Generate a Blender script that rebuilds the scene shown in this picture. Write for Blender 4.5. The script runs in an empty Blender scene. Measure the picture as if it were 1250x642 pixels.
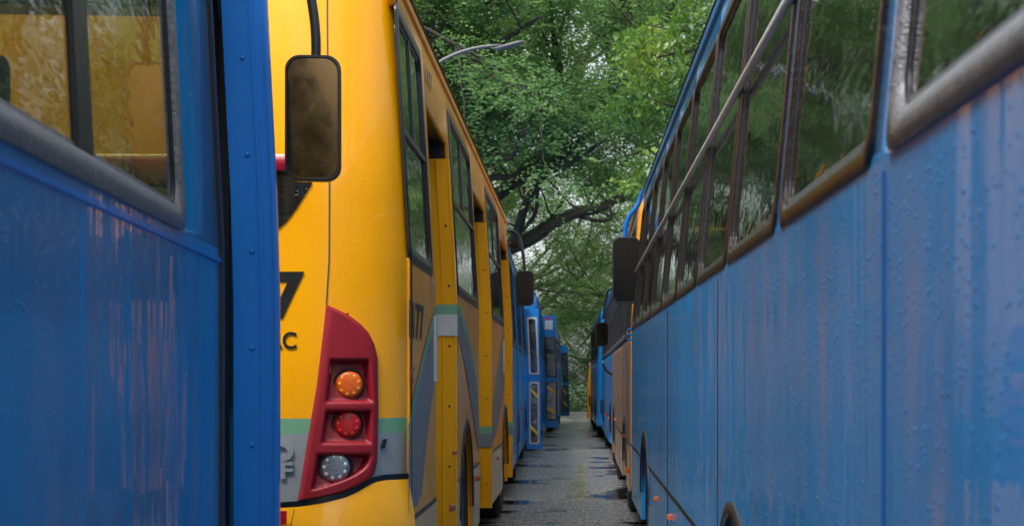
import bpy, bmesh, math, random
import numpy as np
from mathutils import Vector, Matrix, noise

random.seed(7)
R = math.radians
S = bpy.context.scene
COL = S.collection
F = 1950.0            # focal length in pixels of a 1250 px wide picture
VX, HY, H = 710.0, 463.0, 1.38

def WX(px, d): return (px - VX) * d / F
def WZ(py, d): return H - (py - HY) * d / F
def lerp(a, b, t): return a + (b - a) * t

# ------------------------------------------------------------------ materials
def mat_new(name):
    m = bpy.data.materials.new(name); m.use_nodes = True
    nt = m.node_tree; nt.nodes.clear()
    out = nt.nodes.new('ShaderNodeOutputMaterial')
    return m, nt, out
def N(nt, t, **kw):
    n = nt.nodes.new(t)
    for k, v in kw.items():
        if k in ('operation', 'blend_type', 'data_type', 'feature', 'distance', 'noise_dimensions', 'interpolation_type', 'clamp'):
            setattr(n, k, v)
        else:
            n.inputs[k.replace('_', ' ')].default_value = v
    return n
def L(nt, a, b): nt.links.new(a, b)
def ramp(nt, src, stops):
    r = nt.nodes.new('ShaderNodeValToRGB')
    e = r.color_ramp.elements
    while len(e) < len(stops): e.new(0.5)
    for i, (p, c) in enumerate(stops):
        e[i].position = p
        e[i].color = (c, c, c, 1) if not isinstance(c, tuple) else (c[0], c[1], c[2], 1)
    L(nt, src, r.inputs[0]); return r
def mapped(nt, scale, loc=(0, 0, 0)):
    tc = nt.nodes.new('ShaderNodeTexCoord'); mp = nt.nodes.new('ShaderNodeMapping')
    mp.inputs['Scale'].default_value = scale; mp.inputs['Location'].default_value = loc
    L(nt, tc.outputs['Object'], mp.inputs[0]); return mp.outputs[0]
def noisetex(nt, vec, scale, detail=3, rough=.5):
    n = nt.nodes.new('ShaderNodeTexNoise'); n.inputs['Scale'].default_value = scale
    n.inputs['Detail'].default_value = detail; n.inputs['Roughness'].default_value = rough
    L(nt, vec, n.inputs['Vector']); return n.outputs['Fac']
def mixc(nt, fac, a, b):
    m = nt.nodes.new('ShaderNodeMix'); m.data_type = 'RGBA'
    if isinstance(fac, float): m.inputs[0].default_value = fac
    else: L(nt, fac, m.inputs[0])
    for s, v in ((6, a), (7, b)):
        if isinstance(v, tuple): m.inputs[s].default_value = (v[0], v[1], v[2], 1)
        else: L(nt, v, m.inputs[s])
    return m.outputs[2]
def mth(nt, op, a, b=None, c=None):
    m = nt.nodes.new('ShaderNodeMath'); m.operation = op
    for i, v in enumerate((a, b, c)):
        if v is None: continue
        if isinstance(v, (int, float)): m.inputs[i].default_value = v
        else: L(nt, v, m.inputs[i])
    return m.outputs[0]

def paint(name, col, dirt=.35, drops=1.0, rough=.28, wave=1.0, vband=.45, bands=None, coat=.8, dirt_col=(.16, .13, .10), low=1.0, crough=1.0, spec=.3, cior=1.42, film_or_sheen=0.0, dscale=75):
    """wet glossy coach paint: wavy sheet metal, run-off streaks, road dirt, rain drops"""
    m, nt, out = mat_new(name)
    b = nt.nodes.new('ShaderNodeBsdfPrincipled')
    tc = nt.nodes.new('ShaderNodeTexCoord')
    sep = nt.nodes.new('ShaderNodeSeparateXYZ'); L(nt, tc.outputs['Object'], sep.inputs[0])
    base = col
    if bands:
        cur = None
        for zt, c in bands:         # list of (z above which this colour holds, colour) from low to high
            if cur is None: cur = c; continue
            st = mth(nt, 'GREATER_THAN', sep.outputs['Z'], zt)
            cur = mixc(nt, st, cur, c)
        base = cur
    # slight fading in large patches
    big = noisetex(nt, mapped(nt, (1, 1, .6)), 1.3, 3)
    fade = tuple(min(1, c * 1.18 + .008) for c in col); deep = tuple(c * .86 for c in col)
    if bands:
        hs = nt.nodes.new('ShaderNodeHueSaturation'); L(nt, base, hs.inputs['Color'])
        L(nt, mth(nt, 'MULTIPLY_ADD', big, .5, .75), hs.inputs['Value']); c0 = hs.outputs[0]
    else:
        c0 = mixc(nt, ramp(nt, big, [(.3, 0.0), (.7, 1.0)]).outputs[0], deep, fade)
    # vertical run-off streaks
    st = noisetex(nt, mapped(nt, (26, 26, .9)), 1.0, 4, .6)
    stm = ramp(nt, st, [(.50, 0.0), (.78, 1.0)]).outputs[0]
    st2 = noisetex(nt, mapped(nt, (6, 6, .35), (3, 1, 2)), 1.0, 3, .5)
    stm2 = ramp(nt, st2, [(.45, 0.0), (.75, 1.0)]).outputs[0]
    lowm = nt.nodes.new('ShaderNodeMapRange')
    lowm.inputs[1].default_value = 1.5; lowm.inputs[2].default_value = .35
    lowm.inputs[3].default_value = .25; lowm.inputs[4].default_value = low
    L(nt, sep.outputs['Z'], lowm.inputs[0])
    dm = mth(nt, 'MULTIPLY', mth(nt, 'ADD', mth(nt, 'MULTIPLY', stm, .5), mth(nt, 'MULTIPLY', stm2, .6)), mth(nt, 'MULTIPLY', lowm.outputs[0], dirt))
    if film_or_sheen:   # reflections of the opposite bus painted in as soft edged, speckled mauve patches
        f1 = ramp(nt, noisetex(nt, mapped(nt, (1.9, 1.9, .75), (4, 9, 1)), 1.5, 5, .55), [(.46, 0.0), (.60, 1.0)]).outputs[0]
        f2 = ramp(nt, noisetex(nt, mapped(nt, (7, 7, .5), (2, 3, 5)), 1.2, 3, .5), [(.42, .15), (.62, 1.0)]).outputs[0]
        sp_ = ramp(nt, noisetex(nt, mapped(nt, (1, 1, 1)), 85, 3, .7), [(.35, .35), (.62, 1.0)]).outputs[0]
        ff = mth(nt, 'MULTIPLY', mth(nt, 'MULTIPLY', f1, f2), mth(nt, 'MULTIPLY', sp_, film_or_sheen))
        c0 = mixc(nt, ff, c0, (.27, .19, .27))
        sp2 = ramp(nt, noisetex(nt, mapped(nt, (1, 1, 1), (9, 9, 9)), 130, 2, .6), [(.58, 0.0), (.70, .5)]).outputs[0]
        c0 = mixc(nt, sp2, c0, (.03, .36, .72))  # azure sparkle of the rain drops, painted into the colour
    c1 = mixc(nt, dm, c0, dirt_col)
    L(nt, c1, b.inputs['Base Color'])
    rr = mth(nt, 'MULTIPLY_ADD', dm, .5, rough)
    L(nt, rr, b.inputs['Roughness'])
    b.inputs['Specular IOR Level'].default_value = spec
    b.inputs['Coat Weight'].default_value = coat; b.inputs['Coat IOR'].default_value = cior
    cr = mth(nt, 'MULTIPLY_ADD', stm, .14, .05)
    L(nt, mth(nt, 'MULTIPLY', mth(nt, 'ADD', cr, mth(nt, 'MULTIPLY', dm, .4)), crough), b.inputs['Coat Roughness'])
    # bump
    w1 = mth(nt, 'ADD', noisetex(nt, mapped(nt, (1.6, 1.6, 1.0), (5, 2, 0)), 1.6, 2, .4), mth(nt, 'MULTIPLY', noisetex(nt, mapped(nt, (5, 5, .5), (1, 7, 0)), 1.2, 2, .5), vband))
    b1 = nt.nodes.new('ShaderNodeBump'); b1.inputs['Strength'].default_value = .55 * wave; b1.inputs['Distance'].default_value = .012
    L(nt, w1, b1.inputs['Height'])
    vo = nt.nodes.new('ShaderNodeTexVoronoi'); vo.inputs['Scale'].default_value = dscale
    L(nt, tc.outputs['Object'], vo.inputs['Vector'])
    dr = ramp(nt, vo.outputs['Distance'], [(.0, 1.0), (.16, .8), (.26, 0.0)]).outputs[0]
    sparse = ramp(nt, noisetex(nt, mapped(nt, (1, 1, 1)), 14, 3), [(.38, 0.0), (.52, 1.0)]).outputs[0]
    b2 = nt.nodes.new('ShaderNodeBump'); b2.inputs['Strength'].default_value = .5 * drops; b2.inputs['Distance'].default_value = .0025
    L(nt, mth(nt, 'MULTIPLY', dr, sparse), b2.inputs['Height']); L(nt, b1.outputs[0], b2.inputs['Normal'])
    L(nt, b2.outputs[0], b.inputs['Normal']); L(nt, b2.outputs[0], b.inputs['Coat Normal'])
    L(nt, b.outputs[0], out.inputs[0])
    return m

def plain(name, col, rough=.5, metal=0.0, bump=0.0, bscale=40, coat=0.0, var=.2, emis=None):
    m, nt, out = mat_new(name)
    b = nt.nodes.new('ShaderNodeBsdfPrincipled')
    n = noisetex(nt, mapped(nt, (1, 1, 1)), bscale * .3, 4)
    L(nt, mixc(nt, n, tuple(c * (1 - var) for c in col), tuple(min(1, c * (1 + var)) for c in col)), b.inputs['Base Color'])
    L(nt, mth(nt, 'MULTIPLY_ADD', n, .2, rough - .1), b.inputs['Roughness'])
    b.inputs['Metallic'].default_value = metal
    b.inputs['Coat Weight'].default_value = coat
    if bump:
        n2 = noisetex(nt, mapped(nt, (1, 1, 1)), bscale, 3)
        bp = nt.nodes.new('ShaderNodeBump'); bp.inputs['Strength'].default_value = bump; bp.inputs['Distance'].default_value = .004
        L(nt, n2, bp.inputs['Height']); L(nt, bp.outputs[0], b.inputs['Normal'])
    L(nt, b.outputs[0], out.inputs[0]); return m

def glass_mat(name, tint=(.5, .55, .5), refl=1.55, wave=1.0, film_or_sheen=.06):
    m, nt, out = mat_new(name)
    tr = nt.nodes.new('ShaderNodeBsdfTransparent'); tr.inputs[0].default_value = (*tint, 1)
    gl = nt.nodes.new('ShaderNodeBsdfGlossy'); gl.inputs['Roughness'].default_value = .035
    gl.inputs['Color'].default_value = (.95, .98, 1, 1)
    df = nt.nodes.new('ShaderNodeBsdfDiffuse'); df.inputs[0].default_value = (.22, .21, .18, 1)
    fr = nt.nodes.new('ShaderNodeFresnel'); ge = nt.nodes.new('ShaderNodeNewGeometry')
    L(nt, mth(nt, 'MULTIPLY_ADD', ge.outputs['Backfacing'], 1 / refl - refl, refl), fr.inputs['IOR'])
    n = noisetex(nt, mapped(nt, (1, 1, 3.5)), 2.3, 3, .5)
    bp = nt.nodes.new('ShaderNodeBump'); bp.inputs['Strength'].default_value = .5 * wave; bp.inputs['Distance'].default_value = .008
    L(nt, n, bp.inputs['Height'])
    vo = nt.nodes.new('ShaderNodeTexVoronoi'); vo.inputs['Scale'].default_value = 60
    tc = nt.nodes.new('ShaderNodeTexCoord'); L(nt, tc.outputs['Object'], vo.inputs['Vector'])
    dr = ramp(nt, vo.outputs['Distance'], [(.0, 1.0), (.12, .8), (.2, 0.0)]).outputs[0]
    sp = ramp(nt, noisetex(nt, mapped(nt, (1, 1, 1)), 9, 3), [(.52, 0.0), (.62, 1.0)]).outputs[0]
    b2 = nt.nodes.new('ShaderNodeBump'); b2.inputs['Strength'].default_value = .5; b2.inputs['Distance'].default_value = .003
    L(nt, mth(nt, 'MULTIPLY', dr, sp), b2.inputs['Height']); L(nt, bp.outputs[0], b2.inputs['Normal'])
    L(nt, b2.outputs[0], gl.inputs['Normal']); L(nt, bp.outputs[0], fr.inputs['Normal'])
    st = ramp(nt, noisetex(nt, mapped(nt, (30, 30, 2)), 1, 4, .6), [(.45, 0.0), (.8, 1.0)]).outputs[0]
    m0 = nt.nodes.new('ShaderNodeMixShader')
    L(nt, mth(nt, 'MULTIPLY_ADD', st, film_or_sheen * 2, film_or_sheen * .6), m0.inputs[0]); L(nt, tr.outputs[0], m0.inputs[1]); L(nt, df.outputs[0], m0.inputs[2])
    m1 = nt.nodes.new('ShaderNodeMixShader')
    L(nt, fr.outputs[0], m1.inputs[0]); L(nt, m0.outputs[0], m1.inputs[1]); L(nt, gl.outputs[0], m1.inputs[2])
    L(nt, m1.outputs[0], out.inputs[0]); return m

BLUE = (.0, .19, .48)
BLUE2 = (.0, .19, .58)
YEL = (.92, .39, .001)
GREEN = (.16, .36, .22)
GREY = (.26, .29, .31)
M = {}
M['blue'] = paint('blue_paint', BLUE, dirt=.16, dirt_col=(.14, .10, .12), coat=.5, crough=.45, spec=.12, cior=1.34, vband=.6, drops=2.0, film_or_sheen=.5, dscale=48)
M['blue_door'] = paint('blue_door_paint', (.0, .165, .58), dirt=.10, rough=.4, coat=.25, drops=.3)
M['seam_blue'] = plain('seam_blue', (.0, .07, .26), .6)
M['blue_far'] = paint('blue_far_paint', BLUE2, dirt=.15, coat=.4, drops=.0)
M['yellow'] = paint('yellow_paint', (.88, .33, .006), dirt=.3, dirt_col=(.30, .15, .05), coat=.3, rough=.4)
M['yellow_rear'] = paint('yellow_rear_paint', YEL, dirt=.22, drops=.6, wave=.8, coat=.6,
                         bands=[(0, GREY), (1.150, GREEN), (1.215, YEL)])
M['yellow_clean'] = paint('yellow_plain_paint', YEL, dirt=.15, drops=.3, wave=.4)
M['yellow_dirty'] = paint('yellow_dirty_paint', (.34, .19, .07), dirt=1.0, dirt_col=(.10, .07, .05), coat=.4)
M['yellow_skirt'] = paint('yellow_dirty_skirt', (.62, .36, .14), dirt=.8, dirt_col=(.30, .22, .17))
M['dgreen'] = paint('green_decal', GREEN, dirt=.3, coat=.1, rough=.5)
M['dgrey'] = paint('grey_decal', (.19, .20, .21), dirt=.4, coat=.15, rough=.45)
M['dlgrey'] = plain('light_grey_decal', (.55, .57, .56), .4)
M['rubber'] = plain('black_rubber', (.014, .014, .016), .38, bump=.3, bscale=60)
M['silver'] = plain('weathered_aluminium', (.20, .20, .21), .34, metal=.5, bump=1.0, bscale=210, var=.9)
M['rustframe'] = plain('brown_window_rubber', (.013, .010, .009), .3, bump=.6, bscale=70, var=.5)
M['whiterail'] = plain('pale_rail', (.48, .46, .46), .4, metal=.0, bump=.5, bscale=90, var=.3)
M['black'] = plain('black_plastic', (.012, .012, .013), .32, bump=.2, bscale=200)
M['blackline'] = plain('black_trim', (.008, .008, .01), .3)
M['tyre'] = plain('tyre_rubber', (.018, .018, .018), .75, bump=.6, bscale=80)
M['rim'] = plain('steel_rim', (.22, .22, .22), .5, metal=.4)
M['under'] = plain('underbody', (.012, .012, .012), .85)
M['cabin'] = plain('cabin_lining', (.10, .105, .10), .8)
M['seat'] = plain('seat_fabric', (.03, .05, .12), .8)
M['seaty'] = plain('grab_rail_yellow', (.7, .42, .02), .4)
M['housing'] = plain('dark_red_housing', (.26, .002, .012), .5, coat=.06, var=.10)
M['amber'] = plain('amber_lens', (.62, .10, .0), .3, bump=.3, bscale=200, coat=.25, var=.3)
M['redlens'] = plain('red_lens', (.38, .004, .006), .3, bump=.3, bscale=200, coat=.25, var=.3)
M['clear'] = plain('clear_lens', (.30, .32, .35), .2, metal=.7, bump=.5, bscale=200, coat=.3, var=.5)
M['amber_optic'] = plain('amber_optic', (.82, .26, .02), .3, coat=.3, var=.2)
M['redlens_optic'] = plain('red_optic', (.62, .02, .02), .3, coat=.3, var=.2)
M['clear_optic'] = plain('clear_optic', (.85, .88, .9), .15, metal=.6, var=.2)
M['orange'] = plain('orange_marker', (.38, .085, .03), .25, coat=.6)
M['redbar'] = plain('crimson_trim', (.30, .01, .03), .3, coat=.4)
M['chrome'] = plain('chrome_letter', (.40, .43, .46), .25, metal=.35)
M['ink'] = plain('black_lettering', (.01, .01, .012), .4)
M['ink2'] = plain('faded_lettering', (.06, .045, .03), .5)
M['white'] = plain('white_sticker', (.75, .77, .78), .4)
M['pink'] = plain('magenta_sticker', (.5, .05, .22), .4)
M['hazy'] = plain('yellow_rail_tape', (.75, .5, .06), .5)
M['glass'] = glass_mat('side_glass')
M['glass_dark'] = glass_mat('dark_glass', (.16, .18, .15), 1.9)
M['glass_clear'] = glass_mat('clear_glass', (.84, .85, .72), 1.35)
M['glass_near'] = glass_mat('near_glass', (.22, .25, .095), 1.5, film_or_sheen=.10)
M['mirror'] = plain('mirror_glass', (.22, .13, .06), .10, metal=1.0, bump=.02, bscale=60, var=.3)
M['mirror_dark'] = plain('dark_mirror_glass', (.035, .03, .03), .12, metal=1.0, bump=.06, bscale=60, var=.3)
M['lampgrey'] = plain('galvanised_lamp', (.10, .105, .11), .5, metal=.1)

# ------------------------------------------------------------------ mesh tools
class MB:
    def __init__(s): s.v = []; s.f = []; s.sm = []
    def quadgrid(s, fn, nu, nv, smooth=True, skip=None):
        o = len(s.v)
        for j in range(nv + 1):
            for i in range(nu + 1): s.v.append(tuple(fn(i / nu, j / nv)))
        for j in range(nv):
            for i in range(nu):
                if skip and skip((i + .5) / nu, (j + .5) / nv): continue
                a = o + j * (nu + 1) + i
                s.f.append((a, a + 1, a + nu + 2, a + nu + 1)); s.sm.append(smooth)
    def poly(s, pts, smooth=False):
        o = len(s.v); s.v += [tuple(p) for p in pts]; s.f.append(tuple(range(o, o + len(pts)))); s.sm.append(smooth)
    def box(s, x0, x1, y0, y1, z0, z1):
        o = len(s.v)
        s.v += [(x, y, z) for z in (z0, z1) for y in (y0, y1) for x in (x0, x1)]
        for q in ((0, 2, 3, 1), (4, 5, 7, 6), (0, 1, 5, 4), (2, 6, 7, 3), (0, 4, 6, 2), (1, 3, 7, 5)):
            s.f.append(tuple(o + i for i in q)); s.sm.append(False)
    def prism(s, a, b):
        """a, b: lists of matching points, closed solid between"""
        n = len(a); o = len(s.v); s.v += [tuple(p) for p in a] + [tuple(p) for p in b]
        s.f.append(tuple(range(o, o + n))); s.sm.append(False)
        s.f.append(tuple(range(o + 2 * n - 1, o + n - 1, -1))); s.sm.append(False)
        for i in range(n):
            j = (i + 1) % n
            s.f.append((o + i, o + n + i, o + n + j, o + j)); s.sm.append(False)
    def tube(s, pts, r, n=10):
        pts = [Vector(p) for p in pts]; rings = []
        rr = r if isinstance(r, (list, tuple)) else [r] * len(pts)
        prev = None
        for i, p in enumerate(pts):
            t = (pts[min(i + 1, len(pts) - 1)] - pts[max(i - 1, 0)]).normalized()
            if prev is None:
                a = t.orthogonal().normalized()
            else:
                a = (prev - t * prev.dot(t)).normalized()
            prev = a; b = t.cross(a); o = len(s.v)
            for k in range(n):
                w = 2 * math.pi * k / n
                s.v.append(tuple(p + (a * math.cos(w) + b * math.sin(w)) * rr[i]))
            rings.append(o)
        for i in range(len(pts) - 1):
            for k in range(n):
                a0, b0 = rings[i] + k, rings[i] + (k + 1) % n
                a1, b1 = rings[i + 1] + k, rings[i + 1] + (k + 1) % n
                s.f.append((a0, b0, b1, a1)); s.sm.append(True)
        s.f.append(tuple(rings[0] + k for k in range(n))[::-1]); s.sm.append(False)
        s.f.append(tuple(rings[-1] + k for k in range(n))); s.sm.append(False)
    def lathe(s, prof, c, axis='x', n=32):
        """prof list of (axial, radius)"""
        o = len(s.v)
        for a, r in prof:
            for k in range(n):
                w = 2 * math.pi * k / n; u, v = math.cos(w) * r, math.sin(w) * r
                p = (a, u, v) if axis == 'x' else ((u, a, v) if axis == 'y' else (u, v, a))
                s.v.append((c[0] + p[0], c[1] + p[1], c[2] + p[2]))
        for i in range(len(prof) - 1):
            for k in range(n):
                a0 = o + i * n + k; b0 = o + i * n + (k + 1) % n
                s.f.append((a0, b0, b0 + n, a0 + n)); s.sm.append(True)
        s.f.append(tuple(o + k for k in range(n))[::-1]); s.sm.append(False)
        s.f.append(tuple(o + (len(prof) - 1) * n + k for k in range(n))); s.sm.append(False)
    def build(s, name, mat, parent=None, solid=0, bevel=0):
        me = bpy.data.meshes.new(name); me.from_pydata(s.v, [], s.f); me.update()
        me.polygons.foreach_set('use_smooth', s.sm)
        me.materials.append(mat)
        bm = bmesh.new(); bm.from_mesh(me); bmesh.ops.remove_doubles(bm, verts=bm.verts, dist=.0004)
        bmesh.ops.recalc_face_normals(bm, faces=bm.faces); bm.to_mesh(me); bm.free()
        o = bpy.data.objects.new(name, me); COL.objects.link(o)
        if parent: o.parent = parent
        if solid:
            md = o.modifiers.new('thickness', 'SOLIDIFY'); md.thickness = solid; md.offset = -1
            ym = 5.0
            bm = bmesh.new(); bm.from_mesh(me); flip = []
            for f in bm.faces:
                c, n_ = f.calc_center_median(), f.normal
                a = [abs(n_.x), abs(n_.y), abs(n_.z)]; k = a.index(max(a))
                ref = (c.x, c.y - ym, 1.0)[k]
                if n_[k] * ref < 0: flip.append(f)
            bmesh.ops.reverse_faces(bm, faces=flip); bm.to_mesh(me); bm.free()
        if bevel:
            md = o.modifiers.new('bevel', 'BEVEL'); md.width = bevel; md.segments = 2; md.limit_method = 'ANGLE'
        return o
def empty(name, label, cat, group=None):
    o = bpy.data.objects.new(name, None); COL.objects.link(o); o.empty_display_size = .3
    o['label'] = label; o['category'] = cat
    if group: o['group'] = group
    return o
def tag(o, label, cat, group=None):
    o['label'] = label; o['category'] = cat
    if group: o['group'] = group
def text_part(name, txt, size, mat, parent, mtx, bold=.012, depth=.002, sx=1.0):
    cu = bpy.data.curves.new(name, 'FONT'); cu.body = txt; cu.size = size; cu.extrude = depth; cu.offset = bold
    cu.align_x = 'RIGHT'
    t = bpy.data.objects.new(name + '_src', cu); COL.objects.link(t)
    dg = bpy.context.evaluated_depsgraph_get(); dg.update()
    me = bpy.data.meshes.new_from_object(t.evaluated_get(dg))
    bpy.data.objects.remove(t); 
    me.transform(mtx @ Matrix.Diagonal((sx, 1, 1, 1))); me.materials.clear(); me.materials.append(mat)
    o = bpy.data.objects.new(name, me); COL.objects.link(o); o.parent = parent
    return o

# ------------------------------------------------------------------ buses
W = 2.5
class Bus:
    """local frame: x across (aisle side = sg * W/2), y forward from the rear, z up"""
    def __init__(s, name, label, sg, d0, x0, d1, x1, col, zr=3.05, ztop=3.35, sill=1.80, wtop=2.86, bar=2.35,
                 windows=(), doors=(), wheels=(), group=None, pitch=0, dz=0, rear=(.5, .28), dhead=2.78, zwaist=1.72,
                 lean=.07, skirt=.32, arch=.98, leafdoor=True, frame='rubber', far=False, framew=.045, glass='glass', seams=()):
        s.__dict__.update(locals())
        ang = math.atan2(x1 - x0, d1 - d0)
        s.L = math.hypot(x1 - x0, d1 - d0)
        s.e = empty(name, label, 'bus', group)
        s.e.rotation_euler = (pitch, 0, -ang)
        cx = x0 - sg * W / 2 * math.cos(ang); cy = d0 + sg * W / 2 * math.sin(ang)
        s.e.location = (cx, cy, dz)
        s.ang = ang
        s.body()
    def u(s, px, q=0.0):
        """distance along the bus of the aisle side surface (inset q) seen at picture column px"""
        # points on side: X = x0 + t*sin - sg*q*cos ; Y = d0 + t*cos + sg*q*sin
        a = s.ang; k = (px - VX) / F
        X0 = s.x0 - s.sg * q * math.cos(a); Y0 = s.d0 + s.sg * q * math.sin(a)
        return (k * Y0 - X0) / (math.sin(a) - k * math.cos(a))
    def off(s, z):
        if z <= s.zwaist:
            return .0
        if z <= s.zr: return s.lean * (z - s.zwaist) / (s.zr - s.zwaist)
        a = min(1, (z - s.zr) / (s.ztop - s.zr))
        return s.lean + .36 * (1 - math.sqrt(max(0, 1 - a * a)))
    def P(s, u, z, side=1, out=0.0):
        """point on a side; side 1 = aisle side, -1 = far side"""
        return (s.sg * side * (W / 2 - s.off(z) + out), u, z)
    def ycap(s, q):
        Rr, D = s.rear
        if q >= Rr: return 0
        t = 1 - q / Rr
        return D * (1 - math.sqrt(max(0, 1 - t * t)))
    def side_panel(s, mb, side, holes, arches):
        Rr, D = s.rear
        us = {D, s.L - .18}; zs = {s.skirt, .55, .75, 1.2, s.zwaist, s.zwaist - .02, s.zwaist + .02, s.sill, s.dhead, s.wtop, s.zr}
        for (a, b, c, d) in holes: us |= {a, b}; zs |= {c, d}
        for uc in arches: us |= {uc - .58, uc + .58}
        n = 6
        zs |= {lerp(s.zr, s.ztop, math.sin(math.pi / 2 * k / n)) for k in range(1, n + 1)}
        zs |= {s.arch}
        us = sorted(us); zs = sorted(zs)
        for i in range(len(us) - 1):
            for j in range(len(zs) - 1):
                um, zm = (us[i] + us[i + 1]) / 2, (zs[j] + zs[j + 1]) / 2
                if us[i + 1] - us[i] < 1e-4 or zs[j + 1] - zs[j] < 1e-4: continue
                if any(a < um < b and c < zm < d for (a, b, c, d) in holes): continue
                if any(abs(um - uc) < .58 and zm < s.arch for uc in arches): continue
                mb.poly([s.P(us[i], zs[j], side), s.P(us[i + 1], zs[j], side), s.P(us[i + 1], zs[j + 1], side), s.P(us[i], zs[j + 1], side)], zm > s.zwaist)
        for uc in arches:
            K = 24; zc = .5; rz = s.arch - zc - .012
            pa = [(uc - .56 * math.cos(math.pi * k / K), zc + rz * math.sin(math.pi * k / K)) for k in range(K + 1)]
            for k in range(K):
                (u0, z0), (u1, z1) = pa[k], pa[k + 1]
                mb.poly([s.P(u0, z0, side), s.P(u1, z1, side), s.P(u1, s.arch, side), s.P(u0, s.arch, side)], False)
            for sd in (-1, 1):
                ua, ub = uc + sd * .56, uc + sd * .58
                mb.poly([s.P(ua, s.skirt, side), s.P(ub, s.skirt, side), s.P(ub, s.arch, side), s.P(ua, s.arch, side)], False)
    def cap(s, mb, front, holes=(), skip=None):
        def pt(t, k):
            z = zlist[k]
            hw = W / 2 - s.off(z)
            x = hw * (2 * t - 1)
            q = hw - abs(x)
            if front:
                Rr, D = .3, .18
                y = s.L - (D * (1 - math.sqrt(max(0, 1 - (1 - q / Rr) ** 2))) if q < Rr else 0)
            else: y = s.ycap(q)
            y += (-1 if front else 1) * .10 * max(0, (z - 2.2)) ** 1.5
            if z > s.zr: y += (-1 if front else 1) * .15 * (1 - math.sqrt(max(0, 1 - ((z - s.zr) / (s.ztop - s.zr)) ** 2)))
            return (x, y, z)
        zlist = [lerp(s.skirt, s.zr, k / 44) for k in range(45)] + [lerp(s.zr, s.ztop, math.sin(math.pi / 2 * k / 8)) for k in range(1, 9)]
        nt_ = 100
        o = len(mb.v)
        # denser columns near the corners
        tt = []
        for i in range(nt_ + 1):
            a = i / nt_ * 2 - 1; tt.append(.5 + .5 * math.sin(a * math.pi / 2) if not front else .5 + .5 * math.sin(a * math.pi / 2))
        for k in range(len(zlist)):
            for t in tt: mb.v.append(pt(t, k))
        for k in range(len(zlist) - 1):
            for i in range(nt_):
                xm = W / 2 * (tt[i] + tt[i + 1] - 1); zm = (zlist[k] + zlist[k + 1]) / 2
                if any(a < xm < b and c < zm < d for (a, b, c, d) in holes): continue
                if skip and skip(xm, zm): continue
                a = o + k * (nt_ + 1) + i
                mb.f.append((a, a + 1, a + nt_ + 2, a + nt_ + 1)); mb.sm.append(True)
    def roof(s, mb):
        hw = W / 2 - s.off(s.ztop)
        def fn(a, b):
            x = hw * (2 * a - 1); y = lerp(s.rear[1] + .0, s.L - .18, b)
            return (x, y, s.ztop + .03 * (1 - (2 * a - 1) ** 2))
        mb.quadgrid(fn, 12, 2)
        # end fill
        for (ya, yb) in ((s.rear[1], .0), (s.L - .18, s.L)):
            mb.quadgrid(lambda a, b: (hw * (2 * a - 1), lerp(ya, yb + (.1 if yb == 0 else -.1) + (.15 if yb == 0 else -.15), b), s.ztop + .03 * (1 - (2 * a - 1) ** 2) * (1 - b)), 12, 1)
    def body(s):
        holes = [(w_[0], w_[1], s.sill, s.wtop) for w_ in s.windows] + [(a, b, s.skirt - .01, s.dhead) for (a, b) in s.doors]
        # far side: plain row of windows
        n = max(3, int((s.L - 1.4) / 1.5)); step = (s.L - 1.2) / n
        fw = [(.6 + i * step + .06, .6 + (i + 1) * step - .06) for i in range(n)]
        s.fw = fw
        bm = MB()
        s.side_panel(bm, 1, holes, s.wheels)
        s.side_panel(bm, -1, [(a, b, s.sill, s.wtop) for (a, b) in fw], s.wheels)
        s.roof(bm)
        s.cap(bm, True, holes=[(-1.12, 1.12, 1.35, 2.7)])
        o = bm.build('body', M[s.col], s.e, solid=.03)
        s.body_o = o
        # floor and wheel boxes
        fl = MB(); fl.box(*((-1.2, .80) if s.sg > 0 else (-.80, 1.2)) if s.doors else (-1.2, 1.2), .12, s.L - .12, .62, .92)
        fl.box(-.95, .95, .4, s.L - .6, .34, .618)
        fl.build('floor', M['under'], s.e)
        li = MB()
        li.quadgrid(lambda a, b: (lerp(-1.16, 1.16, a), lerp(.2, s.L - .2, b), s.ztop - .18), 1, 1)
        li.build('ceiling_lining', M['cabin'], s.e)
        for w_ in s.windows: s.window(w_[0], w_[1], 1, **(w_[2] if len(w_) > 2 else {}))
        if not s.far:
            for (a, b) in fw: s.window(a, b, -1, simple=True)
        else:
            for (a, b) in fw: s.window(a, b, -1, simple=True)
        wf = MB()
        gl = MB(); gl.poly([(-1.14, s.L - .03, 1.33), (1.14, s.L - .03, 1.33), (1.14, s.L - .1, 2.72), (-1.14, s.L - .1, 2.72)])
        for (x0_, x1_, z0_, z1_) in ((-1.15, 1.15, 1.3, 1.37), (-1.15, 1.15, 2.68, 2.75), (-1.15, -1.09, 1.3, 2.75), (1.09, 1.15, 1.3, 2.75), (-.02, .02, 1.37, 2.68)):
            wf.box(x0_, x1_, s.L - .14, s.L + .012, z0_, z1_)
        w = wf.build('windscreen', M['rubber'], s.e); gl.build('pane', M['glass_clear'], w)
        # seats
        se = MB()
        k = 1.0
        while k < s.L - 2.0:
            for sd in (-1, 1):
                if sd == 1 and any(a - .7 < k < b + .1 for (a, b) in s.doors): continue
                x0_, x1_ = sorted((s.sg * sd * .32, s.sg * sd * 1.12))
                sb = MB(); sb.box(x0_, x1_, k, k + .42, 1.32, 1.42); sb.box(x0_, x1_, k - .06, k + .02, 1.36, 2.02)
                sb.box(x0_ + .1, x0_ + .14, k + .1, k + .14, .92, 1.32); sb.box(x1_ - .14, x1_ - .1, k + .1, k + .14, .92, 1.32)
                sb.build('seat', M['seat'], s.e, bevel=.02)
            k += .85
        k = 1.6
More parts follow.
